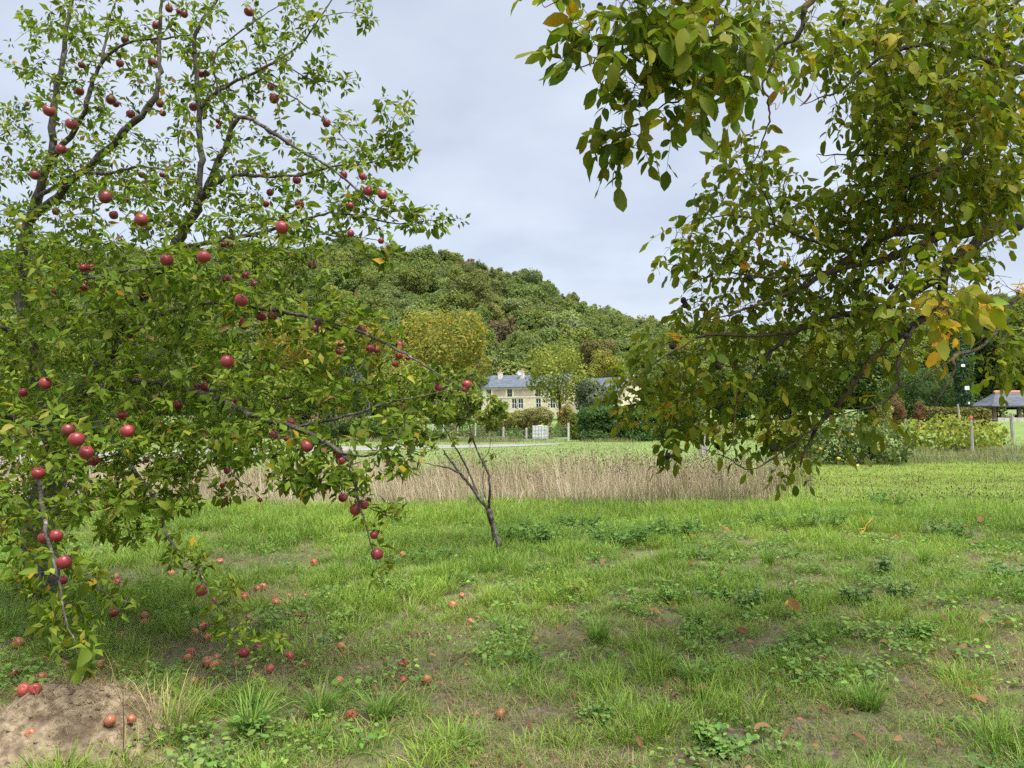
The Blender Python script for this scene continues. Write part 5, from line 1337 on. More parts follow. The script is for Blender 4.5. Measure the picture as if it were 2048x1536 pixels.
W([(1550, 450, 4.4, 0.007), (1530, 390, 4.2, 0.005), (1480, 340, 4.1, 0.002)])
WALNUT_REG = [
 (1310, 70, 130, 70, 2.75, 3.15, 26), (1120, 20, 45, 35, 2.8, 2.9, 5), (1150, 130, 35, 55, 2.85, 2.95, 8), (1230, 110, 60, 60, 2.8, 3.0, 8), (1290, 190, 70, 50, 3.0, 3.15, 11), (1245, 325, 45, 35, 3.0, 3.15, 12), (1340, 260, 40, 60, 3.05, 3.2, 8),
 (1420, 120, 70, 100, 3.0, 3.3, 20), (1500, 70, 90, 80, 3.45, 3.9, 26), (1570, 110, 60, 60, 3.5, 4.0, 12), (1480, 150, 40, 40, 3.42, 3.7, 5), (1500, 320, 50, 40, 3.7, 4.1, 7), (1450, 210, 40, 50, 3.1, 3.4, 6), (1620, 60, 110, 80, 3.6, 4.2, 26), (1640, 110, 40, 40, 3.7, 3.9, 5), (1760, 90, 110, 100, 3.8, 4.4, 40), (1880, 90, 130, 120, 3.7, 4.8, 60), (2010, 80, 90, 140, 3.9, 5.0, 46),
 (1740, 220, 70, 60, 4.1, 4.5, 16), (1860, 240, 130, 90, 3.7, 4.7, 55), (1980, 270, 100, 90, 4.0, 5.0, 42), (1780, 340, 90, 50, 4.2, 4.6, 22), (1900, 380, 130, 60, 4.1, 4.9, 42), (2000, 370, 70, 70, 4.2, 5.0, 22),
 (1490, 330, 55, 50, 3.7, 4.2, 9), (1430, 450, 90, 60, 4.1, 4.5, 22), (1520, 410, 80, 60, 4.0, 4.5, 22), (1620, 440, 100, 60, 4.2, 4.7, 30), (1740, 430, 110, 60, 4.3, 4.9, 36), (1390, 520, 60, 50, 4.3, 4.6, 10), (1490, 520, 100, 60, 4.2, 4.7, 26), (1620, 540, 110, 60, 4.3, 4.8, 30), (1760, 530, 120, 70, 4.2, 4.9, 34), (1900, 500, 120, 50, 4.3, 5.0, 24),
 (1440, 620, 80, 45, 4.2, 4.7, 16), (1560, 640, 120, 60, 4.3, 4.8, 34), (1700, 620, 120, 60, 4.2, 4.8, 28), (1330, 730, 60, 50, 4.2, 4.5, 18), (1275, 790, 50, 50, 4.2, 4.5, 18), (1340, 800, 60, 50, 4.2, 4.6, 12), (1420, 740, 100, 60, 4.3, 4.7, 30), (1540, 760, 110, 60, 4.3, 4.8, 36), (1660, 740, 100, 60, 4.4, 4.8, 24),
 (1380, 830, 60, 50, 4.4, 4.7, 16), (1350, 880, 40, 30, 4.45, 4.65, 7), (1500, 840, 110, 45, 4.4, 4.8, 22), (1600, 840, 80, 45, 4.4, 4.8, 15), (1570, 910, 70, 25, 4.45, 4.7, 8), (1860, 610, 70, 60, 3.3, 4.2, 16), (1900, 650, 60, 50, 3.3, 4.2, 10), (2000, 640, 60, 60, 4.0, 4.8, 10), (2010, 720, 50, 60, 4.2, 5.2, 14), (1800, 690, 80, 50, 4.2, 4.7, 14), (1720, 850, 60, 50, 4.4, 4.7, 6)]
WT.grow(region_points([(a, b, c, d, e + (0.0 if e < 3.4 else 0.1), f + (0.0 if e < 3.4 else 0.4), int(n * (1.5 if e < 3.4 else (2.5 if a > 1700 and b < 430 else 1.3)))) for a, b, c, d, e, f, n in [(q[0], q[1] - (45 if q[4] < 3.4 else 12)) + q[2:] for q in WALNUT_REG]]), sag=0.4, maxlen=1.3, wob=0.05)
bare = region_points([(1650, 210, 60, 50, 4.1, 4.4, 7), (1670, 320, 50, 20, 4.2, 4.5, 5), (1555, 230, 12, 40, 3.8, 3.9, 3), (1720, 280, 60, 40, 4.2, 4.5, 8), (1500, 600, 120, 60, 4.3, 4.7, 16), (1650, 680, 150, 90, 4.3, 4.8, 75), (1800, 560, 150, 80, 4.4, 4.9, 60), (1880, 300, 140, 130, 4.2, 4.9, 60), (1500, 640, 150, 90, 4.3, 4.7, 40), (1560, 800, 140, 70, 4.4, 4.8, 50), (1450, 900, 60, 25, 4.45, 4.55, 7), (1960, 560, 90, 60, 4.3, 5.0, 18), (1760, 740, 80, 60, 4.4, 4.7, 14)])
n_leafy = len(WT.twigs)
WT.grow(bare, sag=0.2, maxlen=0.9, wob=0.08)
WT.build_twigs()

def walnut_leaves():
    pos, D, U, S, C_, rach = [], [], [], [], [], []
    pal = np.array([(0.14, 0.18, 0.014), (0.175, 0.21, 0.016), (0.10, 0.145, 0.016), (0.225, 0.245, 0.022), (0.30, 0.27, 0.026), (0.48, 0.28, 0.02), (0.22, 0.12, 0.06)])
    wts = np.array([30, 28, 20, 15, 5, 0.7, 0.4]); wts /= wts.sum()
    nuts = []
    for ti, (P, r) in enumerate(WT.twigs[:n_leafy]):
        T = nrm(np.gradient(P, axis=0))
        L = np.linalg.norm(np.diff(P, axis=0), axis=1).sum()
        m = 1 + (L > 0.14) + (random.random() < 0.35)
        for c in range(m):
            f = 1.0 if c == 0 else random.uniform(0.35, 1.0)
            q = f * (len(P) - 1); j = min(int(q), len(P) - 2); p = P[j] + (P[j + 1] - P[j]) * (q - j); t = T[j]
            out = nrm(t * 0.6 + nrm(np.cross(t, rand_dirs(1)[0])) * (0.5 if c == 0 else 0.9) + np.array([0, 0, -0.25]))
            RL = random.uniform(0.10, 0.19) * (0.7 if p[1] < 3.5 else 1); nl = random.choice((2, 3, 3))
            col = pal[rng.choice(len(pal), p=wts)]
            px, py, _ = proj(p)
            if (px > 1995 and 520 < py < 620) or (1870 < px < 1930 and 600 < py < 660): col = pal[5] if random.random() < 0.75 else col
            pts = []
            for k in range(7):
                u = k / 6; pts.append(p + out * RL * u + np.array([0, 0, -0.32 * RL * u * u]))
            pts = np.array(pts); rach.append(pts)
            axis = nrm(np.gradient(pts, axis=0))
            up = nrm(np.array([0, 0, 1.0]) + 0.45 * rng.normal(size=3))
            def leaflet(i, dv, s):
                pos.append(pts[i]); D.append(nrm(dv + np.array([0, 0, -random.uniform(0.0, 0.75)]) + 0.2 * rng.normal(size=3)))
                U.append(nrm(up + 0.5 * rng.normal(size=3))); S.append(s); C_.append(col * random.uniform(0.82, 1.18))
            big = 1.08 if p[1] < 3.5 else 0.92
            leaflet(6, axis[6], big * random.uniform(0.07, 0.105))
            for k in range(nl):
                i = 5 - k * 2 + (nl == 2)
                i = max(1, min(5, i)); sd = nrm(np.cross(axis[i], up))
                for sg in (-1, 1):
                    if random.random() < 0.12: continue
                    leaflet(i, axis[i] * 0.45 + sd * sg, big * random.uniform(0.048, 0.082) * (1 - 0.12 * k))
    pos, D, U, S, cols = map(np.array, (pos, D, U, S, C_))
    cols = np.clip(cols * (1 + 0.08 * rng.normal(size=cols.shape)), 0.005, 0.7)
    print('walnut leaflets', len(pos))
    kp = clear_limbs(WT, pos + D * S[:, None] * 0.5, 0.45)
    place_leaves(WT, LEAF_WALNUT, pos[kp], D[kp], U[kp], S[kp], cols[kp], 300, M['leaf'], WALNUT_SHAPES)
    g = Geo(WT.o)
    for pts in rach: g.tube(pts[::2], [0.0016, 0.0013, 0.0011, 0.0008], 3, (0.13, 0.14, 0.03), cap=False)
    o = g.build('leaf_stalks', M['leaf'], walnut_root, True); o['kind'] = 'stuff'
walnut_leaves()

def nut(px, py, d, label, group='dark walnuts on the walnut tree'):
    c = at(px, py, d); r = 6.2 / F * d
    k = 10
    V = []
    for t in np.linspace(0, math.pi, 8):
        for a in np.linspace(0, 6.283, k, endpoint=False):
            q = 1 + 0.1 * math.sin(3 * a + px) * math.sin(2 * t)
            V.append((r * q * max(math.sin(t), 0.02) * math.cos(a), r * q * max(math.sin(t), 0.02) * math.sin(a), r * 1.18 * math.cos(t) + (0.004 if t > 3 else 0)))
    f = [(j * k + i, (j + 1) * k + i, (j + 1) * k + (i + 1) % k, j * k + (i + 1) % k) for j in range(7) for i in range(k)]
    o = link('walnut', make_mesh('walnut', np.array(V), np.array(f)), M['husk']); o.location = c
    o.rotation_euler = (random.uniform(-.6, .6), random.uniform(-.6, .6), random.uniform(0, 6))
    tag(o, label, 'walnut', group)
    return c
NUTS = [(1113, 148, 2.9, 'lone dark walnut at the tip of the uppermost left spray'), (1200, 12, 2.9, 'dark walnut at top edge beside a yellow leaf'), (1370, 158, 3.1, 'left walnut of a dark pair on the upper bough'), (1379, 160, 3.1, 'right walnut of a dark pair on the upper bough'), (1282, 207, 3.1, 'left walnut of a pair on a bare spur'), (1291, 205, 3.1, 'right walnut of a pair on a bare spur'), (1297, 191, 3.1, 'small walnut above the pair on a bare spur'), (1234, 282, 3.1, 'upper walnut on the lowest tip of the top spray'), (1228, 308, 3.1, 'lower walnut on the lowest tip of the top spray'),
        (1367, 601, 4.4, 'upper of two black walnuts against the pale sky'), (1371, 610, 4.4, 'lower of two black walnuts against the pale sky'), (1437, 733, 4.4, 'black walnut beside a round green leaf in mid walnut foliage'), (1500, 557, 4.4, 'black walnut between yellow leaves'), (1345, 693, 4.35, 'shrivelled walnut on the long left twig'), (1437, 893, 4.5, 'round walnut beside the thick grey post'), (1546, 897, 4.5, 'walnut hanging low over the dry grass'), (1336, 912, 4.55, 'dried brown walnut at the lowest left leaf tip'), (1782, 573, 4.2, 'large dark walnut below the main bough'), (1774, 560, 4.2, 'second dark walnut touching the large one below main bough'), (1830, 225, 3.8, 'dark walnut in the upper right foliage'), (1812, 672, 4.0, 'walnut hidden under the big hanging leaf cluster'), (1690, 45, 4.0, 'walnut high against the top edge of sky'), (1535, 46, 3.7, 'walnut cluster nut near the top bare twigs')]
for a in NUTS: nut(*a)

# ------------------------------------------------------------------ the bare sapling
sb_ = on_ground(1001, 1108); sd = sb_[1]
sap_root = tag(empty('bare_sapling', sb_), 'thin leaning half-bare apple sapling in front of the dry grass', 'tree')
ST = Tree(sap_root, M['bark_apple'])
ST.limb([(1001, 1110, sd, 0.043), (994, 1080, sd, 0.037), (986, 1052, sd, 0.034), (977, 1018, sd, 0.034)], 'trunk')
def S_(p): ST.limb([(x, y, sd + z, r) for x, y, z, r in p])
ST.thin = 0.66
S_([(977, 1020, 0, 0.04), (952, 985, 0, 0.032), (926, 953, 0, 0.025), (897, 917, 0.1, 0.018), (886, 900, 0.1, 0.01)])
S_([(922, 948, 0, 0.018), (900, 937, -0.2, 0.016), (871, 931, -0.3, 0.010), (845, 925, -0.4, 0.005)])
S_([(957, 990, 0, 0.022), (941, 953, 0.15, 0.018), (926, 920, 0.2, 0.016), (905, 885, 0.2, 0.013), (889, 857, 0.2, 0.008), (870, 830, 0.2, 0.005), (850, 790, 0.2, 0.002)])
S_([(977, 1018, 0, 0.028), (980, 974, -0.1, 0.022), (973, 938, -0.1, 0.02), (960, 914, -0.1, 0.018), (947, 880, -0.1, 0.016), (939, 849, -0.1, 0.013), (939, 818, -0.1, 0.011), (931, 792, -0.1, 0.007), (950, 745, -0.1, 0.004), (962, 715, -0.1, 0.002)])
S_([(965, 922, -0.1, 0.009), (978, 900, -0.1, 0.007), (982, 868, -0.1, 0.005), (985, 845, -0.1, 0.003)])
S_([(939, 849, -0.1, 0.008), (965, 830, -0.15, 0.006), (985, 815, -0.2, 0.004), (1005, 808, -0.2, 0.002)])
S_([(940, 868, 0, 0.007), (915, 862, 0, 0.006), (898, 845, 0, 0.003)])
S_([(970, 995, 0, 0.01), (966, 960, 0.1, 0.008), (970, 930, 0.1, 0.004)])
ST.grow(region_points([(930, 900, 60, 50, sd - 0.3, sd + 0.3, 30), (940, 810, 30, 40, sd - 0.2, sd + 0.1, 22), (890, 840, 50, 50, sd - 0.1, sd + 0.4, 26), (975, 890, 15, 50, sd - 0.2, sd + 0.1, 10), (950, 740, 20, 25, sd - 0.2, sd, 8), (900, 800, 60, 50, sd - 0.2, sd + 0.3, 40), (960, 800, 40, 40, sd - 0.2, sd + 0.2, 24)]), rmax=0.006, wob=0.06, maxlen=0.7)
n0 = len(ST.twigs)
ST.grow(region_points([(985, 820, 28, 30, sd - 0.35, sd, 12), (940, 790, 22, 14, sd - 0.2, sd, 6), (870, 800, 65, 50, sd - 0.1, sd + 0.4, 60), (840, 850, 55, 45, sd - 0.1, sd + 0.4, 34), (900, 760, 60, 40, sd, sd + 0.4, 40), (930, 820, 40, 30, sd - 0.2, sd + 0.2, 16), (990, 830, 25, 25, sd - 0.3, sd, 12)]), rmax=0.005, maxlen=1.2)
ST.build_twigs()
def sapling_leaves():
    pos, D, U, S = [], [], [], []
    for P, r in ST.twigs[n0:] + ST.twigs[:n0:7]:
        for i in range(13):
            f = random.uniform(0.3, 1); q = f * (len(P) - 1); j = min(int(q), len(P) - 2)
            pos.append(P[j] + (P[j + 1] - P[j]) * (q - j)); dr = nrm(rand_dirs(1)[0] + np.array([0, 0, -0.3])); D.append(dr); U.append(np.array([0, 0, 1.0]) + 0.7 * rng.normal(size=3)); S.append(random.uniform(0.05, 0.09))
    n = len(pos)
    cl = Cloud(); cl.add(*leaf_cloud(LEAF, np.array(pos), np.array(D), nrm(np.array(U)), np.array(S), pick_cols([(0.15, 0.22, 0.04), (0.21, 0.27, 0.06), (0.3, 0.3, 0.07)], [4, 4, 2], n)))
    o = link('foliage', cl.mesh('foliage', ST.o), M['leaf'], sap_root); o['kind'] = 'stuff'
sapling_leaves()

# ------------------------------------------------------------------ grass
def in_view(x, y, margin=0.12):
    return np.abs(x) < y * (1024 / F + margin) + 0.3

FALL = [(628,1127,15,0),(440,1125,14,1),(343,1148,12,1),(230,1157,14,1),(233,1167,12,0),(488,1196,18,0),(551,1209,20,0),(526,1177,14,1),(515,1180,12,1),(548,1196,11,0),(578,1195,12,1),(610,1195,13,0),(598,1232,14,0),(498,1239,15,1),(405,1256,17,0),(390,1268,15,1),(415,1278,14,1),(380,1308,16,0),(376,1320,16,1),(415,1328,22,1),(429,1335,18,1),(432,1318,14,1),(540,1341,16,0),(389,1366,15,1),(405,1370,10,1),(578,1316,17,0),(608,1333,11,0),(508,1353,13,1),(683,1297,17,1),(678,1367,18,1),(656,1304,10,1),(637,1397,17,0),(637,1382,14,1),(608,1386,13,1),(807,1333,21,0),(806,1365,15,0),(853,1363,20,1),(703,1434,20,0),(521,1446,22,1),(905,1213,15,1),(924,1193,11,1),(942,1246,13,1),(806,1111,15,1),(1000,1432,20,1),(219,1492,21,1),(262,1480,16,1),(36,1287,28,1),(82,1361,22,1),(30,1350,18,1),(180,1397,18,0),(122,1411,14,1),(46,1464,24,0),(68,1472,20,0),(202,1331,16,1),(112,1380,14,1),(75,1391,16,1),(289,1236,16,1),(288,1249,14,1),(243,1271,12,1),(134,1335,14,1),(90,1320,14,1),(60,1518,18,1),(170,1330,12,1),(472,1330,12,1),(425,1205,12,0),(400,1210,11,1),(575,1230,12,1)]
LEAVES = [(1453, 1068, 26), (1205, 1134, 20), (1383, 1140, 22), (1447, 1160, 20), (1590, 1170, 18), (1310, 1237, 26), (1345, 1222, 26), (1250, 1195, 14), (1120, 1268, 18), (1072, 1293, 16), (1150, 1312, 22), (1372, 1330, 18), (1645, 1335, 24), (1715, 1250, 18), (1770, 1300, 22), (1335, 1392, 16), (1350, 1372, 14), (1280, 1505, 22), (1150, 1410, 20), (1145, 1450, 14), (1485, 1280, 26), (1500, 1300, 20), (900, 1420, 18), (860, 1445, 20), (770, 1330, 18), (865, 1325, 16), (880, 1385, 14), (790, 1390, 18), (1060, 1468, 20), (810, 1480, 22), (930, 1330, 14), (1700, 1065, 16), (1580, 1060, 14), (1930, 1070, 26), (1960, 1055, 24), (1795, 1085, 22), (1950, 1100, 20), (1890, 1250, 18), (2010, 1262, 24), (1800, 1500, 30), (1720, 1500, 28), (1650, 1440, 22), (1880, 1505, 26), (1385, 1515, 22), (1630, 1510, 20), (1160, 1440, 18), (1250, 1110, 14), (1560, 1400, 16), (1520, 1095, 18), (750, 1395, 16), (1330, 1055, 14), (1860, 1220, 18), (2030, 1340, 20), (1480, 1360, 16), (720, 1350, 14)]
LOW = [(f[0], f[1]) for f in FALL] + [(f[0], f[1]) for f in LEAVES] + [(1590, 1240), (1400, 1400), (1525, 1482), (1580, 1497), (1425, 1500), (1925, 1318), (1970, 1255), (1955, 1420), (932, 1347)]

def tuft_piece(n, h, spread, lean, dry, w, seg=2, flat=False):
    a = rng.uniform(0, 6.283, n); r = spread * np.sqrt(rng.random(n))
    P = np.stack([r * np.cos(a), r * np.sin(a), np.full(n, -0.006)], -1)
    g0, g1 = np.array([0.13, 0.245, 0.032]), np.array([0.28, 0.375, 0.062])
    col = g0 + (g1 - g0) * rng.random((n, 1))
    d = rng.random(n) < dry
    col = np.where(d[:, None], np.array([0.36, 0.285, 0.165]) * rng.uniform(0.55, 1.15, (n, 1)), col) * (1 + 0.1 * rng.normal(size=(n, 1)))
    hh = h * rng.uniform(0.4, 1.2, n); ln = rng.uniform(lean[0], lean[1], n) + 0.4 * d
    if flat: hh, ln, P[:, 2] = rng.uniform(0.03, 0.10, n), rng.uniform(1.3, 2.0, n), 0.004
    if flat: col = col * 0.75
    V, f4, f3, cc = blades(P, hh, np.clip(ln, 0, 2), a + 0.8 * rng.normal(size=n), w * rng.uniform(0.6, 1.35, n), np.clip(col, 0.02, 0.6), seg)
    return make_mesh('tuft_piece', V, [f4, f3], cc)

def weed_piece(k):
    n = 34; a = rng.uniform(0, 6.283, n); r = 0.10 * np.sqrt(rng.random(n))
    P = np.stack([r * np.cos(a), r * np.sin(a), rng.uniform(0.02, 0.07 + 0.02 * (k % 3), n)], -1)
    D = nrm(np.stack([np.cos(a) + 0.6 * rng.normal(size=n), np.sin(a) + 0.6 * rng.normal(size=n), 0.25 * rng.normal(size=n)], -1))
    U = nrm(np.array([0, 0, 1.0]) + 0.3 * rng.normal(size=(n, 3)))
    V, f4, f3, cc = leaf_cloud(LEAF_ROUND if k % 2 else RHOMB, P, D, U, rng.uniform(0.016, 0.034 + 0.006 * (k % 3), n), pick_cols([(0.15, 0.265, 0.055), (0.21, 0.32, 0.07), (0.125, 0.215, 0.06)], [3, 3, 2], n))
    return make_mesh('weed_piece', V, [f4, f3], cc)

def litter_piece():
    n = 5; P = np.concatenate([rng.uniform(-0.1, 0.1, (n, 2)), rng.uniform(0.01, 0.035, (n, 1))], 1)
    V, f4, f3, cc = leaf_cloud(leaf_template(0.5, 0.6, 0.4, 0.04, 0.6), P, nrm(rng.normal(size=(n, 3)) * np.array([1, 1, 0.25])), nrm(np.array([0, 0, 1.0]) + 0.5 * rng.normal(size=(n, 3))), rng.uniform(0.02, 0.055, n), pick_cols([(0.27, 0.155, 0.09), (0.18, 0.10, 0.06), (0.36, 0.23, 0.13)], [3, 3, 2], n))
    return make_mesh('litter_piece', V, [f4, f3], cc)

def lawn():
    protos = [tuft_piece(46, 0.15, 0.075, (0.2, 1.0), 0.06, 0.0045, 3) for _ in range(4)]                 # 0-3 lush
    protos += [tuft_piece(42, 0.10, 0.085, (0.3, 1.2), 0.14, 0.0044, 3) for _ in range(4)]               # 4-7 middling
    protos += [tuft_piece(40, 0.065, 0.09, (0.5, 1.3), 0.36, 0.0038, 2) for _ in range(3)]               # 8-10 worn
    protos += [tuft_piece(34, 0.06, 0.11, (0.5, 1.2), 0.8, 0.003, 2, True) for _ in range(3)]            # 11-13 thatch
    protos += [tuft_piece(44, 0.22, 0.09, (0.15, 0.9), 0.08, 0.006, 3) for _ in range(4)]                # 14-17 long
    protos += [weed_piece(k) for k in range(6)] + [litter_piece() for _ in range(3)]                     # 18-23 weeds, 24-26 leaf litter
    pts, idx, rot, scl, tint = [], [], [], [], []
    md = on_ground(110, 1470)
    for (y0, y1, dens) in ((2.5, 5.0, 150), (5.0, 8.0, 120), (8.0, 12.0, 95), (12.0, 15.4, 80)):
        xm = y1 * 0.80; n = int((y1 - y0) * 2 * xm * dens)
        x = rng.uniform(-xm, xm, n); y = rng.uniform(y0, y1, n)
        px, py, _ = proj(np.stack([x, y, ground_z(x, y)], -1))
        lush = 0.04 + 0.45 * vnoise(x, y, 1.0, 11) + 0.55 * vnoise(x, y, 0.30, 12) + 0.08 * sstep(8, 11, y)
        lush += 0.06 * np.exp(-((px - 420) / 280) ** 2 - ((py - 1210) / 130) ** 2) + 0.14 * np.exp(-((px - 500) / 350) ** 2 - ((py - 1460) / 70) ** 2)
        lush -= 0.22 * np.exp(-((px - 980) / 150) ** 2 - ((py - 1425) / 60) ** 2) + 0.13 * np.exp(-((px - 1250) / 260) ** 2 - ((py - 1250) / 60) ** 2) + 0.2 * np.exp(-((px - 820) / 60) ** 2 - ((py - 1330) / 50) ** 2)
        lush -= 0.16 * np.exp(-((px - 1750) / 150) ** 2 - ((py - 1500) / 40) ** 2) + 0.12 * np.exp(-((px - 500) / 200) ** 2 - ((py - 1130) / 40) ** 2)
        for (fx, fy) in LOW:
            lush -= 0.30 * np.exp(-((px - fx) / 26) ** 2 - ((py - fy - 6) / 15) ** 2)
        keep = in_view(x, y) & (np.hypot((x - md[0]) / 0.66, (y - md[1]) / 0.58) > 0.84)
        x, y, lush = x[keep], y[keep], lush[keep]; m = len(x)
        u = rng.random(m)
        q = lush + 0.16 * (u - 0.5)
        k = np.where(q > 0.60, rng.integers(0, 4, m), np.where(q > 0.40, rng.integers(4, 8, m), np.where(q > 0.27, rng.integers(8, 11, m), rng.integers(11, 14, m))))
        k = np.where((y > 9.3 + 3.4 * vnoise(x, y, 1.1, 15)) & (u < 0.55) & (y < 14.0), rng.integers(14, 18, m), k)
        k = np.where(u > 0.93, rng.integers(11, 14, m), k)
        wv = 0.5 * vnoise(x, y, 0.8, 41) + 0.5 * vnoise(x, y, 0.28, 42) + 0.07 * sstep(900, 1500, px)[keep]
        k = np.where(rng.random(m) < 0.34 * sstep(0.5, 0.72, wv), rng.integers(18, 24, m), k)
        k = np.where(rng.random(m) < 0.035 + 0.08 * (q < 0.38), rng.integers(24, 27, m), k)
        keep = rng.random(m) < np.where(q > 0.27, 1.0, 0.8)
        tone = 0.55 * vnoise(x, y, 1.7, 31) + 0.45 * rng.random(m)
        t = np.stack([0.48 + 0.86 * tone, 0.62 + 0.66 * tone, 0.6 + 0.6 * tone], -1)
        s_ = rng.uniform(0.75, 1.3, m)
        x, y, k, t, s_ = x[keep], y[keep], k[keep], t[keep], s_[keep]; m = len(x)
        pts.append(np.stack([x, y, ground_z(x, y)], -1)); idx.append(k); tint.append(t)
        rot.append(np.stack([0.12 * rng.normal(size=m), 0.12 * rng.normal(size=m), rng.uniform(0, 6.283, m)], -1)); scl.append(np.stack([s_, s_, s_ * rng.uniform(0.8, 1.15, m)], -1))
    # paler mown lawn to the right of the dry band
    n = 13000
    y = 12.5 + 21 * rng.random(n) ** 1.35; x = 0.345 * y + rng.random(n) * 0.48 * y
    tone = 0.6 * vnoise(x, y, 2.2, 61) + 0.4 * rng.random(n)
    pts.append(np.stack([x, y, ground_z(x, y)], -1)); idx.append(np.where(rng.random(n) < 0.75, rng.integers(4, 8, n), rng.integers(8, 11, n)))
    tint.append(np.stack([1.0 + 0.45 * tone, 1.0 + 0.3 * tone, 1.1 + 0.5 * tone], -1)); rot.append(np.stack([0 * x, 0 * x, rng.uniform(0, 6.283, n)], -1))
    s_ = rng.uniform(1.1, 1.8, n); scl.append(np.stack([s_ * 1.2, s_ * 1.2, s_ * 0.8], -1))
    P = np.concatenate(pts)
    o = instancer('lawn_grass', P, np.concatenate(idx), np.concatenate(rot), np.concatenate(scl), np.concatenate(tint), protos, M['blade_i'])
    tag(o, 'uneven green grass of the orchard floor with dry patches', 'grass', kind='stuff')
lawn()

def hay():
    cl = Cloud()
    # dry stems
    n = 76000
    y = 13.8 + 7.6 * rng.random(n) ** 1.9; u = rng.random(n)
    x = -0.80 * y + u * (0.372 * y + 0.80 * y)
    edge = 14.15 + 0.7 * (vnoise(x, y * 0, 1.3, 51) - 0.5) + 0.25 * (vnoise(x, y * 0, 0.35, 52) - 0.5)
    kp = (y > edge) & (rng.random(n) < 0.3 + 0.7 * vnoise(x, y, 0.8, 53)) & (rng.random(n) > sstep(0.30, 0.375, x / y + 0.05 * (vnoise(x, y, 0.6, 59) - 0.5))); x, y = x[kp], y[kp]; m = len(x)
    px = 1024 + F * x / y
    h = (0.36 + 0.70 * rng.random(m) ** 1.5) * (0.8 + 0.35 * vnoise(x, y, 1.7, 54)) * (0.55 + 0.45 * sstep(14.0, 15.2, y)) * (0.55 + 0.9 * vnoise(x, y, 0.45, 57)) * (1 + 0.45 * (rng.random(m) < 0.06))
    tan = np.array([(0.41, 0.34, 0.23), (0.53, 0.45, 0.32), (0.31, 0.25, 0.165), (0.22, 0.25, 0.09)])
    col = tan[rng.choice(4, m, p=[0.36, 0.26, 0.2, 0.18])]
    gr = (rng.random(m) < 0.4 * sstep(1200, 1550, px)); col = np.where(gr[:, None], np.array([0.15, 0.17, 0.06]), col)
    col = np.clip(col * (1 + 0.15 * rng.normal(size=(m, 1))), 0.02, 0.7)
    cl.add(*blades(np.stack([x, y, ground_z(x, y)], -1), h, np.clip(0.15 + 0.35 * np.abs(rng.normal(size=m)), 0, 1.2), 0.6 + 0.9 * rng.normal(size=m) + 5 * vnoise(x, y, 2.0, 58), rng.uniform(0.004, 0.010, m), col, 2))
    o = link('dry_hay', cl.mesh('dry_hay'), M['straw']); tag(o, 'band of tall dry tan grass across the field', 'grass', kind='stuff')
    # seed heads and dock stems above it
    cl = Cloud()
    n = 5200
    y = 14.8 + 6.4 * rng.random(n); x = -0.8 * y + rng.random(n) * 1.19 * y; px = 1024 + F * x / y
    kp = rng.random(n) < 0.3 + 0.7 * sstep(900, 1400, px); x, y = x[kp], y[kp]; m = len(x)
    h = rng.uniform(0.5, 0.95, m)
    cl.add(*blades(np.stack([x, y, ground_z(x, y)], -1), h, rng.uniform(0, 0.25, m), rng.uniform(0, 6.283, m), np.full(m, 0.006), pick_cols([(0.17, 0.12, 0.08), (0.22, 0.17, 0.10)], [1, 1], m), 2))
    k = np.repeat(np.arange(m), 3); q = len(k)
    P = np.stack([x[k] + 0.035 * rng.normal(size=q), y[k] + 0.035 * rng.normal(size=q), (ground_z(x, y) + h * 0.92)[k] + rng.uniform(-0.12, 0.04, q)], -1)
    cl.add(*leaf_cloud(RHOMB, P, nrm(np.array([0, 0, 1.0]) + 0.4 * rng.normal(size=(q, 3))), rand_dirs(q), rng.uniform(0.025, 0.05, q), pick_cols([(0.14, 0.09, 0.065), (0.22, 0.15, 0.10), (0.09, 0.065, 0.045)], [3, 3, 2], q)))
    o = link('seed_heads', cl.mesh('seed_heads'), M['straw']); tag(o, 'dark brown seed heads standing above the dry grass', 'weeds', kind='stuff')
hay()

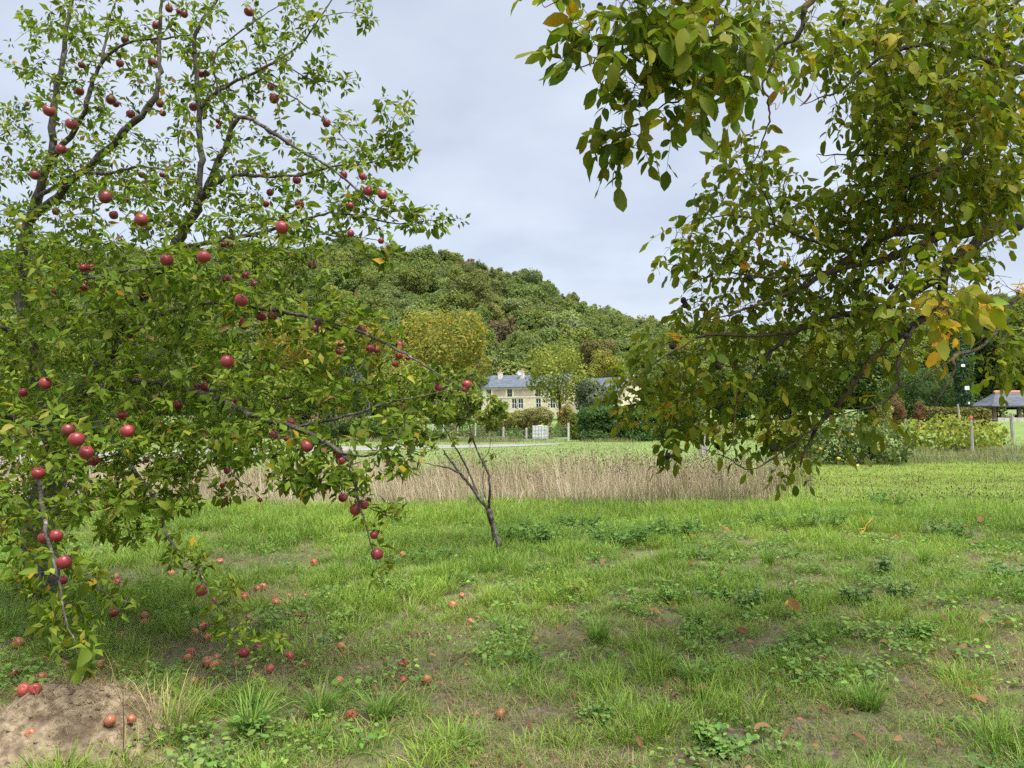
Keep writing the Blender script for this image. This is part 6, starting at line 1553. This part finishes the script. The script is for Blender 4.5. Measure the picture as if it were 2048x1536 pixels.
def meadow_grass():
    cl = Cloud()
    # far meadow
    n = 60000
    y = 20.5 + 36 * rng.random(n) ** 1.3; x = rng.uniform(-0.78, 0.78, n) * y; m = n
    L = on_ground(650, 904)
    tone = (0.6 * vnoise(x, y, 4.0, 62) + 0.4 * rng.random(m))[:, None]
    col = np.array([0.155, 0.25, 0.06]) * (1 - tone) + np.array([0.24, 0.31, 0.10]) * tone
    lanes = (np.interp(x, [p[0] for p in lane_near], [p[1] for p in lane_near]) < y) & (y < np.interp(x, [p[0] for p in lane_far], [p[1] for p in lane_far])) & (x < lane_near[-1][0])
    kp = ~lanes; x, y, col = x[kp], y[kp], col[kp]; m = len(x)
    cl.add(*blades(np.stack([x, y, ground_z(x, y)], -1), rng.uniform(0.05, 0.12, m), rng.uniform(0.2, 1.0, m), rng.uniform(0, 6.283, m), 0.0008 * y, np.clip(col * (1 + 0.1 * rng.normal(size=(m, 1))), 0.02, 0.5), 2))
    o = link('meadow_grass', cl.mesh('meadow_grass'), M['blade']); tag(o, 'short bright green meadow grass beyond the dry band', 'grass', kind='stuff')
    cl = Cloud()
    n = 2600
    y = 13.5 + 20 * rng.random(n) ** 1.4; x = 0.38 * y + rng.random(n) * 0.42 * y; h = rng.uniform(0.12, 0.34, n)
    cl.add(*blades(np.stack([x, y, ground_z(x, y)], -1), h, rng.uniform(0, 0.3, n), rng.uniform(0, 6.283, n), np.full(n, 0.006), pick_cols([(0.2, 0.2, 0.09)], [1], n), 2))
    P = np.stack([x, y, ground_z(x, y) + h * 0.9], -1)
    cl.add(*leaf_cloud(RHOMB, P, nrm(np.array([0, 0, 1.0]) + 0.25 * rng.normal(size=(n, 3))), rand_dirs(n), rng.uniform(0.03, 0.055, n), pick_cols([(0.11, 0.085, 0.05), (0.17, 0.13, 0.07), (0.35, 0.34, 0.22)], [3, 4, 1], n)))
    # pinkish dry grass at the foot of the posts and the fence verge
    n = 16000
    y = 27.0 + 14 * rng.random(n); x = y * rng.uniform(0.42, 0.72, n)
    x2 = rng.uniform(-13, 9.5, 12000); y2 = 54.5 + 4.5 * rng.random(12000)
    x, y = np.concatenate([x, x2]), np.concatenate([y, y2]); n = len(x)
    kp = rng.random(n) < sstep(0.35, 0.7, vnoise(x, y, 2.0, 65)) + 0.12; x, y = x[kp], y[kp]; n = len(x)
    cl.add(*blades(np.stack([x, y, ground_z(x, y)], -1), rng.uniform(0.08, 0.55, n) * (0.3 + vnoise(x, y, 1.6, 66)), rng.uniform(0, 0.6, n), rng.uniform(0, 6.283, n), 0.0004 * y, pick_cols([(0.30, 0.25, 0.16), (0.25, 0.19, 0.13), (0.19, 0.24, 0.08)], [2, 2, 5], n), 2))
    o = link('verge_weeds', cl.mesh('verge_weeds'), M['straw']); tag(o, 'seeding plantains and dry verge grass around the vine posts', 'weeds', kind='stuff')
meadow_grass()

# ------------------------------------------------------------------ mound, weeds, tufts, windfalls, fallen leaves
def mound():
    c = on_ground(110, 1470); c[2] = float(ground_z(c[0], c[1]))
    nx, ny = 60, 44
    X, Y = np.meshgrid(np.linspace(-0.95, 0.75, nx), np.linspace(-0.8, 0.7, ny))
    q = np.sqrt(((X - 0.05) / 0.66) ** 2 + (Y / 0.55) ** 2) + 0.16 * (vnoise(X + 9, Y + 3, 0.3, 71) - 0.5)
    Z = 0.25 * (1 - sstep(0.1, 1.0, q)) + 0.05 * (vnoise(X, Y, 0.13, 72) - 0.5) * (q < 1.1) + 0.03 * (vnoise(X, Y, 0.05, 73) - 0.5) - 0.03 * sstep(0.95, 1.2, q)
    Zg = ground_z(c[0] + X, c[1] + Y) - c[2]
    V = np.stack([X, Y, Z + Zg], -1).reshape(-1, 3)
    i = (np.arange(ny - 1)[:, None] * nx + np.arange(nx - 1)[None]).ravel()
    root = tag(empty('earth_mound', c), 'low bare brown earth mound in the bottom left corner', 'mound')
    link('soil', make_mesh('soil', V, np.stack([i, i + 1, i + 1 + nx, i + nx], -1)), M['mound'], root)
    g = Geo()
    for _ in range(420):
        x, y = random.gauss(-0.05, 0.33), random.gauss(-0.05, 0.27)
        if not (-0.8 < x < 0.66 and -0.66 < y < 0.6): continue
        z = (Z + Zg)[min(ny - 1, int((y + 0.8) / 1.5 * (ny - 1))), min(nx - 1, int((x + 0.95) / 1.7 * (nx - 1)))]
        r = random.uniform(0.005, 0.017) * (1.6 if random.random() < 0.08 else 1)
        V = nrm(np.array([(1, 0, 0), (-1, 0, 0), (0, 1, 0), (0, -1, 0), (0, 0, 1), (0, 0, -1)]) + 0.35 * rng.normal(size=(6, 3))) * r * rng.uniform(0.6, 1.2, (6, 1)) + np.array([x, y, z + r * 0.3])
        g.add(V, None, [(0, 2, 4), (2, 1, 4), (1, 3, 4), (3, 0, 4), (2, 0, 5), (1, 2, 5), (3, 1, 5), (0, 3, 5)])
    g.build('clods', M['mound'], root)['kind'] = 'stuff'
    n = 5000
    x, y = rng.uniform(-0.75, 0.66, n), rng.uniform(-0.66, 0.55, n)
    ix = np.clip(((x + 0.95) / 1.7 * (nx - 1)).astype(int), 0, nx - 1); iy = np.clip(((y + 0.8) / 1.5 * (ny - 1)).astype(int), 0, ny - 1)
    z = (Z + Zg)[iy, ix]
    V, a, b, cc = blades(np.stack([x, y, z + 0.001], -1), rng.uniform(0.02, 0.07, n), rng.uniform(1.2, 1.9, n), rng.uniform(0, 6.283, n), np.full(n, 0.0028), pick_cols([(0.34, 0.26, 0.15), (0.22, 0.16, 0.09)], [2, 2], n), 2)
    o = link('straw', make_mesh('straw', V, [a, b], cc), M['straw'], root); o['kind'] = 'stuff'
mound()

def tuft(px, py, n, h, label, pal=((0.12, 0.235, 0.036), (0.20, 0.31, 0.06)), spread=0.05, lean=(0.3, 1.1), w=0.006, mat='blade', name='grass_tuft', cat='grass'):
    c = on_ground(px, py)
    a = rng.uniform(0, 6.283, n); r = spread * np.sqrt(rng.random(n))
    x, y = c[0] + r * np.cos(a), c[1] + r * np.sin(a)
    V, f4, f3, cc = blades(np.stack([x, y, ground_z(x, y) - 0.005], -1) - c, h * rng.uniform(0.5, 1.15, n), rng.uniform(lean[0], lean[1], n), a + 0.5 * rng.normal(size=n), w * rng.uniform(0.6, 1.3, n), pick_cols(pal, [1] * len(pal), n, 0.12), 3)
    o = link(name, make_mesh(name, V, [f4, f3], cc), M[mat]); o.location = c
    tag(o, label, cat)
TUFTS = [(1195, 1285, 170, 0.24, 'big bright arching grass tuft in the middle of the lawn'), (1535, 1130, 160, 0.26, 'arching grass tuft left of the yellow forked twig'), (1390, 1250, 120, 0.2, 'upright yellow green tuft right of the big arching one'), (1010, 1265, 90, 0.2, 'grass tuft just left of the big arching one'), (640, 1440, 150, 0.25, 'lush tuft beside windfalls at the lower left'), (760, 1440, 120, 0.25, 'lush tuft right of the windfalls near the bottom edge'), (500, 1470, 170, 0.26, 'tall lush tuft near the bottom edge right of mound'), (1850, 1130, 120, 0.26, 'shaded long-bladed tuft right of the forked twig'), (1640, 1290, 100, 0.2, 'dark tuft behind the pile of curled leaves'), (1740, 1420, 130, 0.22, 'pale green tuft near the right bottom'), (1390, 1370, 120, 0.2, 'light tuft below centre right'), (950, 1010, 120, 0.35, 'tall grass clump at the sapling, near dry field edge'), (560, 1040, 130, 0.35, 'tall grass clump behind the hanging apple twig'), (1430, 1030, 130, 0.32, 'tall grass clump at the right of the dry band edge')]
for t in TUFTS: tuft(*t)
DRY = ((0.42, 0.34, 0.19), (0.33, 0.27, 0.13), (0.2, 0.22, 0.07))
tuft(330, 1470, 90, 0.34, 'pale dry grass stalks leaning beside the earth mound', DRY, 0.12, (0.1, 0.9), 0.0045, 'straw', 'dry_stalks')
tuft(270, 1440, 26, 0.42, 'few tall dry stalks rising behind the earth mound', DRY, 0.12, (0.05, 0.6), 0.0035, 'straw', 'dry_stalks')

def stem_weed():
    b = on_ground(246, 1530); t = at(246, 1385, b[1])
    g = Geo(b); g.tube([b, (b + t) / 2 + np.array([0.004, 0, 0]), t, t + np.array([-0.05, 0.02, 0.05])], [0.003, 0.0026, 0.002, 0.001], 5)
    for s in (0.06, -0.03):
        g.tube([t * 0.8 + b * 0.2, t + np.array([s, 0, 0.02])], [0.0014, 0.001], 4)
    o = g.build('dry_weed', M['stalk']); o.location = b; tag(o, 'thin dark bare weed stem in front of the earth mound', 'weed')
stem_weed()

def weed(px, py, n_st, h, rad, leaf, label, pal, tpl=LEAF_ROUND, lps=9):
    c = on_ground(px, py)
    n_st = int(n_st * 1.5); root = tag(empty('weed_plant', c), label, 'weed')
    g = Geo(c); pos, D, U, S = [], [], [], []
    for i in range(n_st):
        a = random.uniform(0, 6.283); r = rad * math.sqrt(random.random())
        b = c + np.array([r * math.cos(a) * 0.7, r * math.sin(a) * 0.7, 0]); b[2] = float(ground_z(b[0], b[1]))
        hh = h * random.uniform(0.55, 1.1)
        e = b + np.array([0.35 * hh * math.cos(a), 0.35 * hh * math.sin(a), hh])
        g.tube([b, (b + e) / 2 + np.array([0, 0, 0.04 * hh]), e], [0.003, 0.0025, 0.0012], 4, (0.12, 0.15, 0.05), cap=False)
        for k in range(lps):
            f = (k + 1) / lps; p = b + (e - b) * f; th = k * 2.4 + i
            pos.append(p); D.append((math.cos(th), math.sin(th), random.uniform(-0.25, 0.3))); U.append((0.3 * random.gauss(0, 1), 0.3 * random.gauss(0, 1) - 0.15, 1)); S.append(leaf * 1.2 * random.uniform(0.65, 1.2) * (1.15 - 0.45 * f))
    g.build('stems', M['leaf'], root, True)['kind'] = 'stuff'
    n = len(pos)
    V, f4, f3, cc = leaf_cloud(tpl, np.array(pos) - c, np.array(D), nrm(np.array(U)), np.array(S), pick_cols(pal, [1] * len(pal), n, 0.12))
    link('foliage', make_mesh('foliage', V, [f4, f3], cc), M['leaf'], root)['kind'] = 'stuff'
PG = [(0.16, 0.29, 0.075), (0.21, 0.34, 0.085)]; BG = [(0.13, 0.225, 0.075), (0.18, 0.275, 0.10)]; NG = [(0.085, 0.175, 0.038), (0.13, 0.235, 0.055)]
for a in [(1500, 1215, 8, 0.17, 0.12, 0.055, 'bluish leafy weed behind the curled brown leaf pile', BG), (1600, 1200, 6, 0.13, 0.1, 0.045, 'fresh green weed right behind the curled leaf pile', PG), (1710, 1205, 8, 0.2, 0.14, 0.055, 'grey green weed clump left of the bright mint-like weed', BG), (1800, 1195, 8, 0.2, 0.14, 0.05, 'taller grey green weed behind the bright mint-like weed', BG), (1835, 1275, 12, 0.13, 0.13, 0.045, 'bright green mint-like weed cushion on the right', PG), (1770, 1150, 6, 0.24, 0.08, 0.06, 'upright weed with pale yellow leaf near the forked twig', BG), (2010, 1160, 9, 0.18, 0.2, 0.07, 'bluish broad-leaved weed at the right edge', BG),
          (1155, 1200, 7, 0.16, 0.08, 0.05, 'yellow green weed standing alone near centre lawn', [(0.18, 0.24, 0.05), (0.22, 0.26, 0.05)]), (1345, 1205, 9, 0.13, 0.12, 0.045, 'low light green weed patch right of centre', PG), (1440, 1200, 6, 0.13, 0.1, 0.045, 'small weed beside the low light patch', PG), (1420, 1480, 8, 0.1, 0.09, 0.04, 'small bright weed at the bottom right of centre', PG), (1460, 1510, 7, 0.1, 0.08, 0.04, 'pale green weed near a brown leaf at the bottom', PG), (1190, 1450, 8, 0.1, 0.1, 0.035, 'low weed at the bottom centre', PG), (1540, 1320, 8, 0.09, 0.1, 0.03, 'creeping weed below the curled leaf pile', PG),
          (1060, 1085, 26, 0.3, 0.5, 0.075, 'dark nettle clump at the foot of the sapling', NG), (1240, 1090, 26, 0.26, 0.5, 0.07, 'dark green nettle patch right of the sapling', NG), (1350, 1075, 22, 0.26, 0.4, 0.07, 'nettle patch further right near the orange leaf', NG), (1160, 1060, 18, 0.24, 0.4, 0.07, 'nettles between the sapling and the dark patch', NG), (1640, 1060, 22, 0.28, 0.45, 0.07, 'shaded nettle clump left of the forked twig', NG), (1780, 1020, 20, 0.3, 0.5, 0.08, 'dark weed clump behind the forked twig', NG), (1540, 1050, 18, 0.24, 0.4, 0.06, 'nettles at the right end of the dry band', NG), (860, 1120, 16, 0.14, 0.35, 0.05, 'low leafy weeds left of the sapling foot', NG), (760, 1135, 14, 0.13, 0.3, 0.045, 'low leafy weeds below the lowest hanging apple', NG), (1900, 1075, 18, 0.22, 0.4, 0.06, 'dim weed patch at the shaded right side', NG)]: weed(*a)

def forked_twig():
    c = on_ground(1722, 1075)
    g = Geo(c)
    d = c[1] - 0.05
    q = lambda x, y: at(x, y, d)
    g.tube([q(1700, 1070), q(1712, 1073), q(1722, 1070), q(1730, 1058), q(1732, 1050), q(1742, 1040), q(1745, 1036)], [0.006, 0.007, 0.008, 0.008, 0.007, 0.006, 0.003], 6)
    g.tube([q(1731, 1053), q(1726, 1042), q(1722, 1034)], [0.006, 0.005, 0.003], 6)
    g.tube([q(1730, 1056), q(1722, 1058), q(1714, 1058)], [0.005, 0.005, 0.003], 6)
    g.tube([q(1722, 1070), q(1724, 1078)], [0.007, 0.006], 6)
    o = g.build('forked_twig', M['twig_yellow'], None, True); o.location = c; tag(o, 'yellow lichen-covered forked twig lying in the shaded grass', 'twig')
forked_twig()

FU = {(628,1127): 'lone red windfall apple on brown grass behind the hanging twig', (488,1196): 'dark red windfall left of the cluster under the low twig', (551,1209): 'half-eaten red windfall with yellow flesh', (807,1333): 'topmost of three windfalls on the bare patch', (806,1365): 'small yellow-sided windfall in the group of three on bare patch', (853,1363): 'orange windfall right of three on the bare patch', (703,1434): 'red and yellow windfall near the bottom edge in long grass', (521,1446): 'orange windfall at the bottom left of the tall tufts', (637,1397): 'small red windfall in a bare hollow', (1000,1432): 'rotten brown windfall on the bare earth at bottom centre', (806,1111): 'pale orange windfall right of the lowest hanging apple', (219,1492): 'orange windfall on the right flank of the earth mound', (46,1464): 'red windfall on the earth mound, left of two', (68,1472): 'red windfall on the earth mound, right of two', (180,1397): 'red windfall at the upper rim of the mound', (905,1213): 'brownish windfall alone in centre lawn', (683,1297): 'orange windfall between twig tip and bare patch', (678,1367): 'orange windfall in long grass left of the bare patch', (415,1328): 'largest rotten windfall in the heap left of the twin hanging apples'}
FALL_CELLS = [(lambda x, y: x < 300 and y < 1255, 'brownish windfalls in the shade under the left boughs'), (lambda x, y: x < 300 and y < 1345, 'faded windfalls in the dark grass at far left'), (lambda x, y: x < 300 and y < 1420, 'brown windfalls in the grass just behind the mound'), (lambda x, y: x < 300, 'windfalls on the lower flank of the mound'), (lambda x, y: y < 1160, 'faded windfalls on the brown grass behind the low twig'), (lambda x, y: y < 1186, 'faded windfalls behind the dark red one'), (lambda x, y: y < 1215 and x < 640, 'small windfalls in a row right behind the half-eaten one'), (lambda x, y: y < 1245 and x < 640, 'small windfalls in front of the half-eaten one'), (lambda x, y: y < 1285 and x < 640, 'reddish windfalls under the hanging low twig'), (lambda x, y: y < 1325 and x < 470, 'orange windfalls left of the twin hanging apples'), (lambda x, y: x < 470, 'rotten windfalls heaped before the mound grass'), (lambda x, y: x < 625 and y < 1345, 'small windfalls right of the twin hanging apples'), (lambda x, y: x < 700, 'dull windfalls in the grass left of the bare patch'), (lambda x, y: True, 'pale windfalls in the centre lawn')]
FALL_LAB = ranked([h for h in FALL if (h[0], h[1]) not in FU], FALL_CELLS)
for (x, y, s, rot) in FALL:
    p = on_ground(x, y + s * 0.35)
    r = float(np.clip(s / 2 / F * p[1] * 1.12, 0.022, 0.042))
    z = float(ground_z(p[0], p[1]))
    md = on_ground(110, 1470)
    qq = math.hypot((p[0] - md[0] - 0.05) / 0.66, (p[1] - md[1]) / 0.55)
    if qq < 1: z += 0.25 * (1 - float(sstep(0.1, 1.0, qq))) - 0.01
    if (x, y) in FU: lab, grp = FU[(x, y)], 'windfall apples'
    else: lab, grp = FALL_LAB[(x, y)]
    put_apple((p[0], p[1], z + r * 0.95), r, 'apple_rotten' if rot else 'apple_fallen', lab, grp, False, 'fallen_apple')

def fallen_leaf(px, py, s, label, group, col, big=False):
    c = on_ground(px, py)
    tp = leaf_template(0.52, random.uniform(0.3, 0.9), random.uniform(-0.5, 0.5), 0.04, 0.6)
    me = make_mesh('fallen_leaf', tp[0] - np.array([0.5, 0, 0]), [tp[1], tp[2]], np.tile(np.clip(np.array(col) * random.uniform(0.8, 1.2), 0.01, 0.7), (11, 1)))
    o = link('fallen_leaf', me, M['leaf']); L = s / F * c[1]
    o.scale = (L, L, L); o.location = (c[0], c[1], float(ground_z(c[0], c[1])) + 0.035 + 0.25 * L)
    o.rotation_euler = (random.uniform(-0.6, 0.3), random.uniform(-0.5, 0.5), random.uniform(0, 6.28))
    tag(o, label, 'leaf', group)
TAN = (0.36, 0.21, 0.11); BR = (0.23, 0.12, 0.065); YEL = (0.52, 0.30, 0.03)
for (x, y, s, l) in [(1590, 1240, 44, 'large tan curled walnut leaf on top of the leaf pile'), (1605, 1258, 34, 'tan leaf leaning on the leaf pile, right side'), (1400, 1400, 40, 'long brown curled leaf in the lower lawn'), (1525, 1482, 40, 'tan folded leaf near the bottom, left of a pair'), (1580, 1497, 40, 'tan leaf near the bottom, right of a pair'), (1425, 1500, 30, 'brown leaf beside the pale weed at the bottom'), (1925, 1318, 40, 'flat tan leaf at the right lower lawn'), (1970, 1255, 30, 'upright tan leaf at the far right lawn'), (1955, 1420, 42, 'brown leaf pair member at lower right'), (1945, 1390, 36, 'pale curled leaf above the lower right brown one')]:
    fallen_leaf(x, y, s, l, 'large fallen walnut leaves', TAN)
fallen_leaf(1578, 1222, 24, 'orange yellow leaf beside the leaf pile', 'large fallen walnut leaves', YEL)
fallen_leaf(1385, 1083, 22, 'bright orange leaf near the nettle patch', 'large fallen walnut leaves', (0.5, 0.2, 0.03))
fallen_leaf(932, 1347, 20, 'yellow leaf right of the windfall trio', 'large fallen walnut leaves', YEL)
LEAF_CELLS = [(lambda x, y: y < 1120 and x < 1480, 'brown leaves by the nettle patches'), (lambda x, y: y < 1120 and x < 1750, 'brown leaves left of the forked twig'), (lambda x, y: y < 1120, 'brown leaves in the shade right of the forked twig'), (lambda x, y: y < 1200 and x > 1000, 'brown leaves in the middle of the lawn'), (lambda x, y: y < 1320 and x > 1850, 'brown leaves near the right edge'), (lambda x, y: y < 1345 and x > 1600, 'brown leaves right of the curled leaf pile'), (lambda x, y: y < 1320 and x > 1280, 'brown leaves left of the curled leaf pile'), (lambda x, y: y < 1345 and x > 1000, 'tan leaves round the big arching tuft'), (lambda x, y: y < 1360 and x < 1000, 'brown leaves around the windfall trio'), (lambda x, y: x < 1000 and y < 1460, 'brown leaves on the bare patch'), (lambda x, y: x < 1100, 'brown leaves at the bottom left of centre'), (lambda x, y: y < 1460 and x < 1400, 'brown leaves below the big arching tuft'), (lambda x, y: y < 1460, 'brown leaves in the lower right lawn'), (lambda x, y: x < 1500, 'brown leaves along the bottom edge, centre'), (lambda x, y: True, 'brown leaves along the bottom edge, right')]
LEAF_LAB = ranked(LEAVES, LEAF_CELLS)
for (x, y, s) in LEAVES:
    lab, grp = LEAF_LAB[(x, y)]
    fallen_leaf(x, y, s, lab, grp, BR if random.random() < 0.5 else TAN)
